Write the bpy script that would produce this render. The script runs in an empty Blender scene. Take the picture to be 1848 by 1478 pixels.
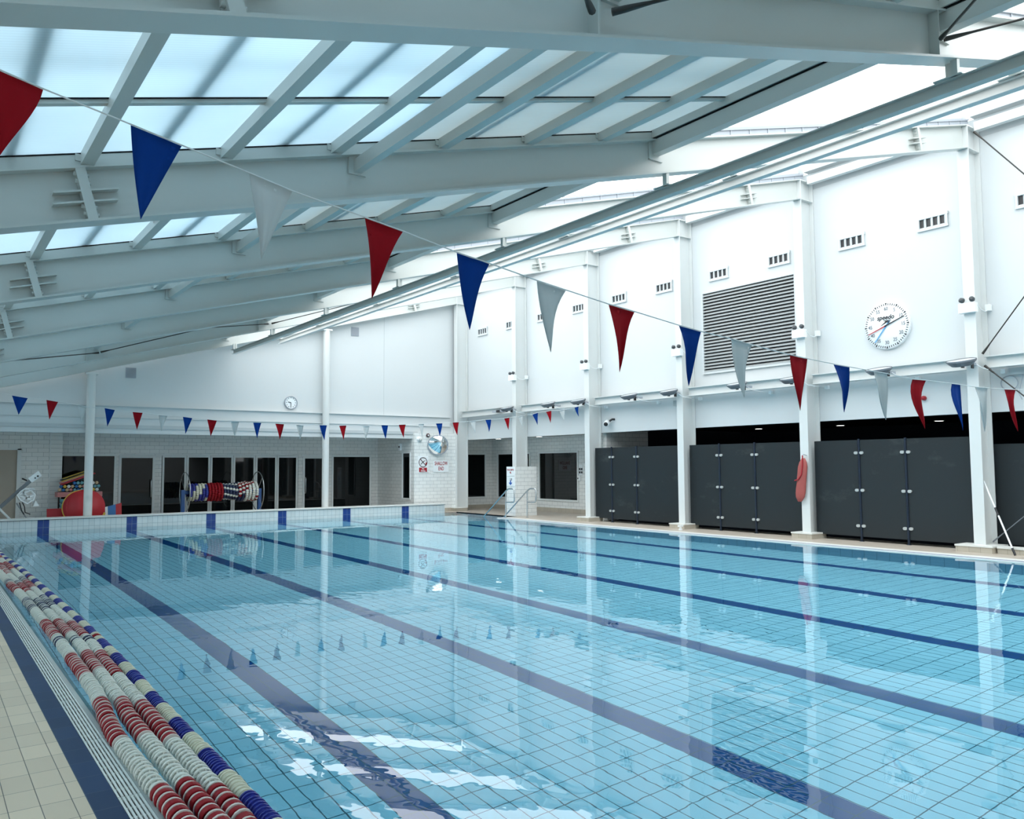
import bpy, math, random
from mathutils import Vector, Matrix
random.seed(7)
SC = bpy.context.scene
COL = SC.collection

# ------------------------------------------------------------------ camera, sky, exposure
F_PX, YAW, PITCH, ROLL, EYE = 1472.06, 0.628911, 0.06875, -0.0056426, 1.63255
cyw, syw, cp, sp = math.cos(YAW), math.sin(YAW), math.cos(PITCH), math.sin(PITCH)
fwd = Vector((syw * cp, cyw * cp, sp)); rt = Vector((cyw, -syw, 0)); up = rt.cross(fwd)
cr, sr = math.cos(ROLL), math.sin(ROLL)
cx_ = rt * cr + up * sr
cy_ = up * cr - rt * sr
camd = bpy.data.cameras.new('camera'); camd.sensor_width = 36.0; camd.lens = F_PX / 1848 * 36.0
camd.clip_start = 0.05; camd.clip_end = 300
cam = bpy.data.objects.new('camera', camd); COL.objects.link(cam)
m = Matrix.Identity(4)
for i in range(3):
    m[i][0], m[i][1], m[i][2] = cx_[i], cy_[i], -fwd[i]
m[0][3], m[1][3], m[2][3] = 0, 0, EYE
cam.matrix_world = m
SC.camera = cam

W = bpy.data.worlds.new('overcast_sky'); SC.world = W; W.use_nodes = True
bg = W.node_tree.nodes['Background']
bg.inputs['Color'].default_value = (0.92, 0.975, 1.0, 1); bg.inputs['Strength'].default_value = 3.0
SC.view_settings.view_transform = 'Standard'; SC.view_settings.look = 'None'
SC.view_settings.gamma = 1.0; SC.view_settings.use_curve_mapping = False
SC.view_settings.exposure = 0.4
cy = SC.cycles
cy.use_denoising = True
try: cy.denoiser = 'OPENIMAGEDENOISE'
except Exception: pass
cy.max_bounces = 10; cy.diffuse_bounces = 5; cy.glossy_bounces = 5; cy.transmission_bounces = 8; cy.transparent_max_bounces = 8
cy.caustics_refractive = True; cy.caustics_reflective = True; cy.sample_clamp_indirect = 12.0

# ------------------------------------------------------------------ materials
class NT:
    def __init__(s, name):
        s.m = bpy.data.materials.new(name); s.m.use_nodes = True
        s.t = s.m.node_tree; s.b = s.t.nodes['Principled BSDF']; s.out = s.t.nodes['Material Output']
    def n(s, typ, **kw):
        nd = s.t.nodes.new(typ)
        for k, v in kw.items(): setattr(nd, k, v)
        return nd
    def put(s, sock, v):
        if hasattr(v, 'links') or isinstance(v, bpy.types.NodeSocket): s.t.links.new(v, sock)
        else: sock.default_value = v
    def math(s, op, a, b=0.0, c=None):
        nd = s.n('ShaderNodeMath', operation=op); s.put(nd.inputs[0], a); s.put(nd.inputs[1], b)
        if c is not None: s.put(nd.inputs[2], c)
        return nd.outputs[0]
    def mix(s, f, a, b):
        nd = s.n('ShaderNodeMix', data_type='RGBA'); s.put(nd.inputs['Factor'], f)
        s.put(nd.inputs[6], a); s.put(nd.inputs[7], b); return nd.outputs[2]
    def pos(s):
        g = s.n('ShaderNodeNewGeometry'); x = s.n('ShaderNodeSeparateXYZ'); s.t.links.new(g.outputs['Position'], x.inputs[0])
        return x.outputs
def c4(c): return (c[0], c[1], c[2], 1.0)
def mat(name, col, rough=0.5, metal=0.0, var=0.0, scale=3.0, spec=0.5, emit=None, estr=0.0, bump=0.0):
    t = NT(name); b = t.b
    b.inputs['Roughness'].default_value = rough; b.inputs['Metallic'].default_value = metal
    b.inputs['Specular IOR Level'].default_value = spec
    if var > 0:
        nz = t.n('ShaderNodeTexNoise'); nz.inputs['Scale'].default_value = scale; nz.inputs['Detail'].default_value = 4
        tc = t.n('ShaderNodeNewGeometry'); t.t.links.new(tc.outputs['Position'], nz.inputs['Vector'])
        a = tuple(max(0, v * (1 - var)) for v in col); z = tuple(min(1, v * (1 + var)) for v in col)
        t.put(b.inputs['Base Color'], t.mix(nz.outputs['Fac'], c4(a), c4(z)))
        if bump:
            bp = t.n('ShaderNodeBump'); bp.inputs['Strength'].default_value = bump; bp.inputs['Distance'].default_value = 0.004
            t.t.links.new(nz.outputs['Fac'], bp.inputs['Height']); t.t.links.new(bp.outputs[0], b.inputs['Normal'])
    else: b.inputs['Base Color'].default_value = c4(col)
    if emit: b.inputs['Emission Color'].default_value = c4(emit); b.inputs['Emission Strength'].default_value = estr
    return t.m
def tile_mat(name, ax, pitch, off, grout, col, gcol, half=False, rough=0.25, bands=(), bcol=(0.02, 0.07, 0.25), var=0.06, spec=0.5):
    t = NT(name); p = t.pos(); ix = {'X': 0, 'Y': 1, 'Z': 2}
    u = t.math('DIVIDE', t.math('SUBTRACT', p[ix[ax[0]]], off[0]), pitch[0])
    v = t.math('DIVIDE', t.math('SUBTRACT', p[ix[ax[1]]], off[1]), pitch[1])
    if half: u = t.math('ADD', u, t.math('MULTIPLY', t.math('FLOORED_MODULO', t.math('FLOOR', v), 2.0), 0.5))
    lu = t.math('LESS_THAN', t.math('FRACT', u), grout / pitch[0]); lv = t.math('LESS_THAN', t.math('FRACT', v), grout / pitch[1])
    g = t.math('MAXIMUM', lu, lv)
    cmb = t.n('ShaderNodeCombineXYZ'); t.put(cmb.inputs[0], t.math('FLOOR', u)); t.put(cmb.inputs[1], t.math('FLOOR', v))
    wn = t.n('ShaderNodeTexWhiteNoise', noise_dimensions='2D'); t.t.links.new(cmb.outputs[0], wn.inputs['Vector'])
    base = t.mix(wn.outputs['Value'], c4([max(0, k * (1 - var)) for k in col]), c4([min(1, k * (1 + var)) for k in col]))
    for (a, c0, per, hw) in bands:
        d = t.math('ABSOLUTE', t.math('SUBTRACT', t.math('FRACT', t.math('ADD', t.math('DIVIDE', t.math('SUBTRACT', p[ix[a]], c0), per), 0.5)), 0.5))
        base = t.mix(t.math('LESS_THAN', d, hw / per), base, c4(bcol))
    c = t.mix(g, base, c4(gcol))
    t.put(t.b.inputs['Base Color'], c); t.b.inputs['Roughness'].default_value = rough; t.b.inputs['Specular IOR Level'].default_value = spec
    bp = t.n('ShaderNodeBump'); bp.inputs['Strength'].default_value = 0.35; bp.inputs['Distance'].default_value = 0.003
    t.put(bp.inputs['Height'], t.math('SUBTRACT', 1.0, g)); t.t.links.new(bp.outputs[0], t.b.inputs['Normal'])
    return t.m
LANE0, LANEP = 2.70, 2.13
M = {}
M['steel'] = mat('white_paint_shaded', (0.515, 0.54, 0.52), 0.35, var=0.03, scale=1.5)  # roof steel: the white paint darkened, roof shade put into its colour
M['column'] = mat('white_paint_lit', (0.62, 0.64, 0.63), 0.4, var=0.02, scale=1.5)  # same white paint, lighter copy for the brightly lit columns and wall beams
M['wall'] = mat('white_painted_wall', (0.585, 0.61, 0.615), 0.6, var=0.015, scale=0.8)
M['grey'] = mat('grey_plastic', (0.33, 0.36, 0.40), 0.4, var=0.05)
M['darkgrey'] = mat('dark_grey_metal', (0.15, 0.165, 0.185), 0.45)
M['slat'] = mat('grey_louvre_slat', (0.36, 0.38, 0.38), 0.5)
M['silver'] = mat('silver_clip', (0.42, 0.44, 0.43), 0.45, metal=0.2)
M['stainless'] = mat('stainless_steel', (0.55, 0.57, 0.58), 0.22, metal=1.0)
M['black'] = mat('black_plastic', (0.012, 0.013, 0.016), 0.4)
M['black2'] = mat('dark_lamp_head', (0.05, 0.055, 0.06), 0.4)
M['rod'] = mat('dark_rod', (0.02, 0.018, 0.016), 0.45)
M['soffit'] = mat('soffit_grey', (0.45, 0.48, 0.49), 0.6)
M['dark'] = mat('black_painted_shade', (0.008, 0.011, 0.018), 0.85, spec=0.1)  # near-black: lack of light in the room put into the colour
M['screen'] = mat('charcoal_panel', (0.017, 0.022, 0.025), 0.38, var=0.12, scale=2.5)
def smear_mat():
    t = NT('charcoal_panel_smeared'); g = t.n('ShaderNodeNewGeometry')
    mp = t.n('ShaderNodeMapping'); mp.inputs['Scale'].default_value = (1, 1.3, 2.2); mp.inputs['Rotation'].default_value = (0.6, 0, 0); t.t.links.new(g.outputs['Position'], mp.inputs['Vector'])
    a = t.n('ShaderNodeTexNoise'); a.inputs['Scale'].default_value = 0.9; a.inputs['Detail'].default_value = 5; a.inputs['Roughness'].default_value = 0.65; t.t.links.new(mp.outputs[0], a.inputs['Vector'])
    f = t.math('MULTIPLY', t.math('MAXIMUM', t.math('SUBTRACT', a.outputs['Fac'], 0.60), 0.0), 2.2)
    t.put(t.b.inputs['Base Color'], t.mix(t.math('MINIMUM', f, 0.5), (0.017, 0.022, 0.025, 1), (0.09, 0.10, 0.10, 1))); t.b.inputs['Roughness'].default_value = 0.42; t.b.inputs['Specular IOR Level'].default_value = 0.28
    return t.m
M['screen'] = smear_mat()
M['post'] = mat('navy_post', (0.010, 0.018, 0.034), 0.45, spec=0.3)
M['glass'] = mat('glass_with_room_shade', (0.004, 0.006, 0.007), 0.03, spec=0.3)  # opaque pane, the unlit room behind it put into its colour
M['alu'] = mat('white_frame', (0.72, 0.75, 0.75), 0.4)
M['beige_door'] = mat('beige_door', (0.42, 0.37, 0.31), 0.6, var=0.1, scale=2.0)
M['red_flag'] = mat('red_cloth', (0.27, 0.005, 0.011), 0.85, spec=0.1)
M['blue_flag'] = mat('blue_cloth', (0.002, 0.036, 0.21), 0.85, spec=0.1)
M['white_flag'] = mat('white_cloth', (0.50, 0.53, 0.53), 0.85, spec=0.1)
M['cord'] = mat('white_cord', (0.65, 0.68, 0.68), 0.6)
M['f_white'] = mat('float_white', (0.64, 0.65, 0.59), 0.35)
M['f_cream'] = mat('float_cream', (0.58, 0.57, 0.45), 0.35)
M['f_red'] = mat('float_red', (0.24, 0.004, 0.010), 0.5, spec=0.2)
M['f_pink'] = mat('float_faded_pink', (0.60, 0.52, 0.48), 0.4)
M['f_blue'] = mat('float_blue', (0.02, 0.028, 0.23), 0.3)
M['f_navy'] = mat('float_navy', (0.010, 0.020, 0.07), 0.35)
M['red'] = mat('red_foam', (0.46, 0.020, 0.030), 0.55)
M['yellow'] = mat('yellow_foam', (0.72, 0.50, 0.08), 0.55)
M['blue'] = mat('blue_foam', (0.03, 0.16, 0.42), 0.5)
M['skyblue'] = mat('sky_blue_plastic', (0.08, 0.30, 0.55), 0.5)
M['teal'] = mat('teal_foam', (0.16, 0.40, 0.46), 0.5)
M['pinkp'] = mat('pink_plastic', (0.60, 0.24, 0.24), 0.5)
M['peach'] = mat('peach_foam', (0.62, 0.45, 0.28), 0.5)
M['white'] = mat('white_plastic', (0.80, 0.83, 0.84), 0.4)
M['tube'] = mat('faded_red_foam', (0.33, 0.07, 0.06), 0.6, var=0.12, scale=14)
M['sign_red'] = mat('sign_red', (0.35, 0.01, 0.02), 0.5)
M['sign_dark'] = mat('sign_dark', (0.05, 0.015, 0.02), 0.5)
M['sign_blue'] = mat('sign_blue', (0.01, 0.08, 0.35), 0.5)
M['ink'] = mat('black_ink', (0.01, 0.012, 0.016), 0.5)
M['mirror'] = mat('mirror_glass', (0.85, 0.88, 0.9), 0.02, metal=1.0)
M['lens'] = mat('lamp_glass', (0.55, 0.58, 0.6), 0.12)
M['glow'] = mat('lamp_glow', (1, 0.98, 0.92), 0.4, emit=(1, 0.97, 0.9), estr=4.0)
M['bluemetal'] = mat('blue_frame', (0.02, 0.08, 0.25), 0.4)
M['coping'] = mat('white_coping', (0.66, 0.67, 0.64), 0.45, var=0.03)
M['lip'] = mat('grey_pool_lip', (0.46, 0.48, 0.46), 0.5, var=0.05)
M['purple'] = mat('blue_edge_tile', (0.035, 0.06, 0.22), 0.3)
M['gutter'] = mat('gutter_dark', (0.012, 0.014, 0.016), 0.8, spec=0.1)
M['grate'] = mat('white_grate', (0.62, 0.64, 0.61), 0.4)
M['deck'] = tile_mat('deck_tile_beige', 'XY', (0.133, 0.25), (0.0, 0.09), 0.004, (0.62, 0.505, 0.37), (0.10, 0.085, 0.07), rough=0.35, var=0.07)
M['deckr'] = tile_mat('deck_tile_beige_far', 'XY', (0.25, 0.25), (0.0, 0.0), 0.004, (0.43, 0.38, 0.32), (0.28, 0.25, 0.21), rough=0.4, var=0.06)
M['band'] = tile_mat('blue_edge_band', 'XY', (0.125, 0.25), (0.726, 0.11), 0.004, (0.012, 0.032, 0.09), (0.06, 0.08, 0.12), rough=0.45, var=0.12, spec=0.25)
M['pfloor'] = tile_mat('pool_floor_tile', 'XY', (0.13333, 0.25), (LANE0 - 0.13333, 0.0), 0.009, (0.90, 0.93, 0.96), (0.015, 0.09, 0.13), bands=[('X', LANE0, LANEP, 0.1333)], bcol=(0.006, 0.075, 0.27), rough=0.4, var=0.03)
M['pwallx'] = tile_mat('pool_side_tile', 'YZ', (0.25, 0.13), (0.0, -0.13), 0.006, (0.24, 0.44, 0.58), (0.03, 0.11, 0.17), rough=0.3, var=0.05)
M['pwally'] = tile_mat('pool_end_tile', 'XZ', (0.13333, 0.195), (LANE0 - 0.13333, 0.285 - 0.195 * 8), 0.005, (0.60, 0.65, 0.65), (0.16, 0.25, 0.30), bands=[('X', LANE0, LANEP, 0.1333)], bcol=(0.012, 0.045, 0.22), rough=0.25, var=0.04)
M['tilex'] = tile_mat('wall_tile_cross', 'XZ', (0.29, 0.123), (0.05, 0.0), 0.007, (0.76, 0.775, 0.76), (0.33, 0.36, 0.37), half=True, rough=0.22, var=0.03)
M['tiley'] = tile_mat('wall_tile_side', 'YZ', (0.29, 0.123), (0.05, 0.0), 0.007, (0.76, 0.775, 0.76), (0.33, 0.36, 0.37), half=True, rough=0.22, var=0.03)
M['skirtx'] = tile_mat('beige_skirting_tile', 'XZ', (0.2, 0.3), (0.02, -0.13), 0.004, (0.44, 0.40, 0.33), (0.22, 0.19, 0.15), rough=0.35)
M['skirty'] = tile_mat('beige_skirting_tile_side', 'YZ', (0.2, 0.3), (0.02, -0.13), 0.004, (0.44, 0.40, 0.33), (0.22, 0.19, 0.15), rough=0.35)
def water_mat():
    t = NT('pool_water'); t.t.nodes.remove(t.b)
    g = t.n('ShaderNodeNewGeometry')
    mp = t.n('ShaderNodeMapping'); t.t.links.new(g.outputs['Position'], mp.inputs['Vector']); mp.inputs['Scale'].default_value = (1.0, 0.75, 1.0)
    n1 = t.n('ShaderNodeTexNoise'); n1.inputs['Scale'].default_value = 2.2; n1.inputs['Detail'].default_value = 2.0; t.t.links.new(mp.outputs[0], n1.inputs['Vector'])
    n2 = t.n('ShaderNodeTexNoise'); n2.inputs['Scale'].default_value = 9.0; n2.inputs['Detail'].default_value = 1.0; t.t.links.new(mp.outputs[0], n2.inputs['Vector'])
    n3 = t.n('ShaderNodeTexNoise'); n3.inputs['Scale'].default_value = 0.35; n3.inputs['Detail'].default_value = 1.0; t.t.links.new(mp.outputs[0], n3.inputs['Vector'])
    amp = t.math('MULTIPLY', t.math('MAXIMUM', t.math('SUBTRACT', n3.outputs['Fac'], 0.42), 0.0), 2.6)
    h = t.math('MULTIPLY', t.math('ADD', n1.outputs['Fac'], t.math('MULTIPLY', n2.outputs['Fac'], 0.16)), t.math('ADD', amp, 0.30))
    bp = t.n('ShaderNodeBump'); bp.inputs['Strength'].default_value = 1.0; bp.inputs['Distance'].default_value = 0.0045
    t.put(bp.inputs['Height'], h)
    rf = t.n('ShaderNodeBsdfRefraction'); rf.inputs['IOR'].default_value = 1.333; rf.inputs['Roughness'].default_value = 0.0
    rf.inputs['Color'].default_value = (0.56, 0.90, 1.0, 1)
    gl = t.n('ShaderNodeBsdfGlossy'); gl.inputs['Roughness'].default_value = 0.0; gl.inputs['Color'].default_value = (1, 1, 1, 1)
    fr = t.n('ShaderNodeFresnel'); fr.inputs['IOR'].default_value = 1.333
    for x in (rf, gl, fr): t.t.links.new(bp.outputs[0], x.inputs['Normal'])
    mx = t.n('ShaderNodeMixShader'); t.t.links.new(fr.outputs[0], mx.inputs[0]); t.t.links.new(rf.outputs[0], mx.inputs[1]); t.t.links.new(gl.outputs[0], mx.inputs[2])
    t.t.links.new(mx.outputs[0], t.out.inputs['Surface'])
    return t.m
M['water'] = water_mat()
def poly_mat():
    t = NT('twinwall_polycarbonate'); t.t.nodes.remove(t.b)
    p = t.pos()
    w = t.math('ADD', 0.94, t.math('MULTIPLY', t.math('SINE', t.math('MULTIPLY', p[1], 190.0)), 0.05))
    nz = t.n('ShaderNodeTexNoise'); nz.inputs['Scale'].default_value = 1.1
    g = t.n('ShaderNodeNewGeometry'); t.t.links.new(g.outputs['Position'], nz.inputs['Vector'])
    w = t.math('MULTIPLY', w, t.math('ADD', 0.88, t.math('MULTIPLY', nz.outputs['Fac'], 0.24)))
    hs = t.n('ShaderNodeVectorMath', operation='SCALE'); hs.inputs[0].default_value = (0.385, 0.45, 0.485); t.put(hs.inputs['Scale'], w)
    tr = t.n('ShaderNodeBsdfTranslucent'); t.t.links.new(hs.outputs[0], tr.inputs['Color'])
    df = t.n('ShaderNodeBsdfDiffuse'); df.inputs['Color'].default_value = (0.30, 0.34, 0.35, 1)
    ad = t.n('ShaderNodeAddShader'); t.t.links.new(tr.outputs[0], ad.inputs[0]); t.t.links.new(df.outputs[0], ad.inputs[1])
    t.t.links.new(ad.outputs[0], t.out.inputs['Surface'])
    return t.m
M['poly'] = poly_mat()
def dim_sheet_mat():
    t = NT('panel_dimming_sheet'); t.t.nodes.remove(t.b)
    tr = t.n('ShaderNodeBsdfTransparent'); tr.inputs['Color'].default_value = (0.74, 0.67, 0.61, 1)
    t.t.links.new(tr.outputs[0], t.out.inputs['Surface']); return t.m
M['dim_sheet'] = dim_sheet_mat()
def clear_mat():
    t = NT('added_window_glass'); t.t.nodes.remove(t.b)
    tr = t.n('ShaderNodeBsdfTransparent'); tr.inputs['Color'].default_value = (0.88, 0.90, 0.90, 1)
    gl = t.n('ShaderNodeBsdfGlossy'); gl.inputs['Roughness'].default_value = 0.02
    fr = t.n('ShaderNodeFresnel'); fr.inputs['IOR'].default_value = 1.45
    mx = t.n('ShaderNodeMixShader'); t.t.links.new(fr.outputs[0], mx.inputs[0]); t.t.links.new(tr.outputs[0], mx.inputs[1]); t.t.links.new(gl.outputs[0], mx.inputs[2])
    t.t.links.new(mx.outputs[0], t.out.inputs['Surface']); return t.m
M['clear'] = clear_mat()

# ------------------------------------------------------------------ mesh building
ORG = {}
class MB:
    def __init__(s): s.v = []; s.f = []; s.mi = []; s.sm = []; s.mats = []
    def m(s, mt):
        if isinstance(mt, str): mt = M[mt]
        if mt not in s.mats: s.mats.append(mt)
        return s.mats.index(mt)
    def add(s, vs, fs, mt, smooth=False):
        k = len(s.v); i = s.m(mt)
        s.v += [tuple(v) for v in vs]
        for f in fs: s.f.append([k + a for a in f]); s.mi.append(i); s.sm.append(smooth)
        return s
    def box(s, x0, x1, y0, y1, z0, z1, mt):
        vs = [(x, y, z) for z in (z0, z1) for y in (y0, y1) for x in (x0, x1)]
        return s.add(vs, [(0, 2, 3, 1), (4, 5, 7, 6), (0, 1, 5, 4), (2, 6, 7, 3), (0, 4, 6, 2), (1, 3, 7, 5)], mt)
    def beam(s, p0, p1, side, upv, rects, mt):
        p0, p1, side, upv = Vector(p0), Vector(p1), Vector(side), Vector(upv)
        for (a0, a1, b0, b1) in rects:
            vs = [p + side * a + upv * b for p in (p0, p1) for b in (b0, b1) for a in (a0, a1)]
            s.add(vs, [(0, 2, 3, 1), (4, 5, 7, 6), (0, 1, 5, 4), (2, 6, 7, 3), (0, 4, 6, 2), (1, 3, 7, 5)], mt)
        return s
    def ibeam(s, p0, p1, side, upv, w, h0, h1, mt, tf=0.02, tw=0.014):
        return s.beam(p0, p1, side, upv, [(-w / 2, w / 2, h0, h0 + tf), (-w / 2, w / 2, h1 - tf, h1), (-tw / 2, tw / 2, h0 + tf, h1 - tf)], mt)
    def tube(s, pts, r, mt, n=8, caps=True, closed=False):
        pts = [Vector(p) for p in pts]; rings = []; N = len(pts); last = None
        rr = r if isinstance(r, (list, tuple)) else [r] * N
        for i, p in enumerate(pts):
            if closed: t = pts[(i + 1) % N] - pts[i - 1]
            else: t = pts[min(i + 1, N - 1)] - pts[max(i - 1, 0)]
            t.normalize()
            if last is None:
                a = Vector((0, 0, 1)) if abs(t.z) < 0.9 else Vector((1, 0, 0)); u = t.cross(a).normalized()
            else: u = (last - t * last.dot(t)).normalized()
            last = u; w = t.cross(u)
            rings.append([p + (u * math.cos(2 * math.pi * k / n) + w * math.sin(2 * math.pi * k / n)) * rr[i] for k in range(n)])
        vs = [q for R in rings for q in R]; fs = []
        for i in range(N if closed else N - 1):
            j = (i + 1) % N
            for k in range(n): fs.append((i * n + k, i * n + (k + 1) % n, j * n + (k + 1) % n, j * n + k))
        s.add(vs, fs, mt, True)
        if caps and not closed:
            s.add(rings[0], [tuple(range(n))[::-1]], mt); s.add(rings[-1], [tuple(range(n))], mt)
        return s
    def lathe(s, o, ax, prof, mt, n=20, smooth=True, closed=False):
        """prof: (radius, distance along ax)"""
        o, ax = Vector(o), Vector(ax).normalized()
        a = Vector((0, 0, 1)) if abs(ax.z) < 0.9 else Vector((1, 0, 0)); u = ax.cross(a).normalized(); w = ax.cross(u)
        P = len(prof); vs = []
        for (r, d) in prof:
            for k in range(n):
                t = 2 * math.pi * k / n; vs.append(o + ax * d + (u * math.cos(t) + w * math.sin(t)) * r)
        fs = []
        for i in range(P if closed else P - 1):
            j = (i + 1) % P
            for k in range(n): fs.append((i * n + k, i * n + (k + 1) % n, j * n + (k + 1) % n, j * n + k))
        s.add(vs, fs, mt, smooth)
        if not closed:
            if prof[0][0] > 1e-6: s.add(vs[:n], [tuple(range(n))[::-1]], mt)
            if prof[-1][0] > 1e-6: s.add(vs[-n:], [tuple(range(n))], mt)
        return s
    def cyl(s, p0, p1, r, mt, n=16): return s.tube([p0, p1], r, mt, n)
    def ball(s, c, r, mt, n=10, sq=(1, 1, 1)):
        vs = []; fs = []; R = max(4, n // 2)
        for i in range(R + 1):
            th = math.pi * i / R
            for k in range(n):
                ph = 2 * math.pi * k / n
                vs.append((c[0] + r * sq[0] * math.sin(th) * math.cos(ph), c[1] + r * sq[1] * math.sin(th) * math.sin(ph), c[2] + r * sq[2] * math.cos(th)))
        for i in range(R):
            for k in range(n): fs.append((i * n + k, (i + 1) * n + k, (i + 1) * n + (k + 1) % n, i * n + (k + 1) % n))
        return s.add(vs, fs, mt, True)
    def prism(s, poly, o, ux, uy, depth, mt):
        """poly in (ux,uy) plane extruded by vector depth"""
        o, ux, uy, d = Vector(o), Vector(ux), Vector(uy), Vector(depth); n = len(poly)
        a = [o + ux * p[0] + uy * p[1] for p in poly]; b = [q + d for q in a]
        fs = [tuple(range(n))[::-1], tuple(range(n, 2 * n))] + [(i, (i + 1) % n, n + (i + 1) % n, n + i) for i in range(n)]
        return s.add(a + b, fs, mt)
    def text(s, body, size, o, ux, uy, mt, sx=1.0, shear=0.0, lift=0.002, bold=0.0, line=1.0):
        cu = bpy.data.curves.new('t', 'FONT'); cu.body = body; cu.size = size; cu.align_x = 'CENTER'; cu.align_y = 'CENTER'
        cu.shear = shear; cu.extrude = 0.001; cu.offset = bold; cu.space_line = line; cu.resolution_u = 3
        ob = bpy.data.objects.new('t', cu); COL.objects.link(ob)
        dg = bpy.context.evaluated_depsgraph_get(); me = bpy.data.meshes.new_from_object(ob.evaluated_get(dg))
        o, ux, uy = Vector(o), Vector(ux), Vector(uy); nz = ux.cross(uy)
        s.add([o + ux * v.co.x * sx + uy * v.co.y + nz * (v.co.z + lift) for v in me.vertices], [tuple(p.vertices) for p in me.polygons], mt)
        bpy.data.objects.remove(ob); bpy.data.meshes.remove(me); bpy.data.curves.remove(cu)
        return s
    def mesh(s, name, org=(0, 0, 0)):
        me = bpy.data.meshes.new(name)
        me.from_pydata([(v[0] - org[0], v[1] - org[1], v[2] - org[2]) for v in s.v], [], s.f)
        for mt in s.mats: me.materials.append(mt)
        me.polygons.foreach_set('material_index', s.mi); me.polygons.foreach_set('use_smooth', s.sm)
        me.validate(); me.update()
        return me
    def build(s, name, parent=None, label=None, cat=None, group=None, kind=None, org=None):
        if parent is not None: org = ORG[parent.name]
        elif org is None:
            xs = [v[0] for v in s.v]; ys = [v[1] for v in s.v]; zs = [v[2] for v in s.v]
            org = ((min(xs) + max(xs)) / 2, (min(ys) + max(ys)) / 2, min(zs))
        ob = bpy.data.objects.new(name, s.mesh(name, org)); COL.objects.link(ob)
        if parent is not None: ob.parent = parent
        else: ob.location = org
        ORG[ob.name] = org
        tag(ob, label, cat, group, kind)
        return ob
def tag(o, label=None, cat=None, group=None, kind=None):
    if label: o['label'] = label
    if cat: o['category'] = cat
    if group: o['group'] = group
    if kind: o['kind'] = kind
def thing(name, loc, label, cat, group=None):
    o = bpy.data.objects.new(name, None); COL.objects.link(o); o.location = loc; o.empty_display_size = 0.1
    ORG[o.name] = tuple(loc); tag(o, label, cat, group); return o
def struct(mb, name, parent=None): return mb.build(name, parent, kind='structure' if parent is None else None)
ORD = ['first', 'second', 'third', 'fourth', 'fifth', 'sixth', 'seventh', 'eighth', 'ninth', 'tenth', 'eleventh', 'twelfth', 'thirteenth', 'fourteenth']
X, Y, Z = (1, 0, 0), (0, 1, 0), (0, 0, 1)
NX, NY = (-1, 0, 0), (0, -1, 0)

# ------------------------------------------------------------------ the pool and its decks
YK = [7.14 + 3.6 * k for k in range(-4, 6)]       # frame lines, near wall to far gable
YC = YK[4:]                                       # 7.14 .. 25.14
PX0, PX1, PY0, PY1, PD = 1.0, 14.65, -2.1, 24.5, -1.5
EX1, EY0 = 15.42, 20.95                           # stair recess at the far right corner
mb = MB()
mb.add([(PX0, PY0, PD), (PX1, PY0, PD), (PX1, PY1, PD), (PX0, PY1, PD)], [(0, 1, 2, 3)], 'pfloor')
mb.add([(PX1, EY0, PD), (EX1, EY0, PD), (EX1, PY1, PD), (PX1, PY1, PD)], [(0, 1, 2, 3)], 'pfloor')
mb.add([(PX0, PY0, PD), (PX0, PY1, PD), (PX0, PY1, 0), (PX0, PY0, 0)], [(0, 1, 2, 3)], 'pwallx')
mb.add([(PX1, PY0, PD), (PX1, EY0, PD), (PX1, EY0, 0.01), (PX1, PY0, 0.01)], [(3, 2, 1, 0)], 'pwallx')
mb.add([(EX1, EY0, PD), (EX1, PY1, PD), (EX1, PY1, 0.01), (EX1, EY0, 0.01)], [(3, 2, 1, 0)], 'pwallx')
mb.add([(PX1, EY0, PD), (EX1, EY0, PD), (EX1, EY0, 0.01), (PX1, EY0, 0.01)], [(0, 1, 2, 3)], 'pwally')
mb.add([(PX0, PY0, PD), (PX1, PY0, PD), (PX1, PY0, 0.01), (PX0, PY0, 0.01)], [(0, 1, 2, 3)], 'pwally')
mb.add([(PX0, PY1, PD), (EX1, PY1, PD), (EX1, PY1, 0.0), (PX0, PY1, 0.0)], [(3, 2, 1, 0)], 'pwally')
for k in range(4):
    mb.box(PX1, EX1, EY0 + 0.3 * k, EY0 + 0.3 * k + 0.3, PD, -0.22 - 0.28 * k, 'pwallx')
struct(mb, 'floor_pool')
mb = MB()
nx, ny = 28, 54
mb.add([(PX0 - 0.012, PY0, 0), (PX1 - 0.001, PY0, 0), (PX1 - 0.001, PY1, 0), (PX0 - 0.012, PY1, 0)], [(0, 1, 2, 3)], 'water')
mb.add([(PX1 - 0.001, EY0, 0), (EX1, EY0, 0), (EX1, PY1, 0), (PX1 - 0.001, PY1, 0)], [(0, 1, 2, 3)], 'water')
struct(mb, 'water')
mb = MB()
mb.box(-3.2, 0.726, YK[0], 28.2, -0.3, 0.02, 'deck')
struct(mb, 'floor_left')
mb = MB()
mb.box(14.97, 16.23, YK[0], EY0 - 0.06, -0.3, 0.02, 'deckr'); mb.box(EX1 + 0.05, 19.5, EY0 - 0.06, 26.2, -0.3, 0.02, 'deckr')
mb.box(0.726, EX1 + 0.05, 24.56, 28.2, -0.3, 0.02, 'deckr'); mb.box(16.23, 19.5, YK[0], EY0 - 0.06, -0.3, 0.02, 'deckr')
mb.box(0.726, 14.97, YK[0], PY0 - 0.1, -0.3, 0.02, 'deckr')
struct(mb, 'floor_right')
mb = MB(); mb.box(0.726, 0.848, YK[0], 24.56, -0.3, 0.021, 'band'); struct(mb, 'trim_blue_band')
mb = MB()   # lip between grating and water on the left
mb.prism([(0.0, 0.012), (0.03, 0.004), (0.06, -0.02), (0.06, -0.2), (0.0, -0.2)], (0.962, PY0, 0), X, Z, (0, 24.5 - PY0, 0), 'lip')
struct(mb, 'trim_pool_lip')
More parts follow.
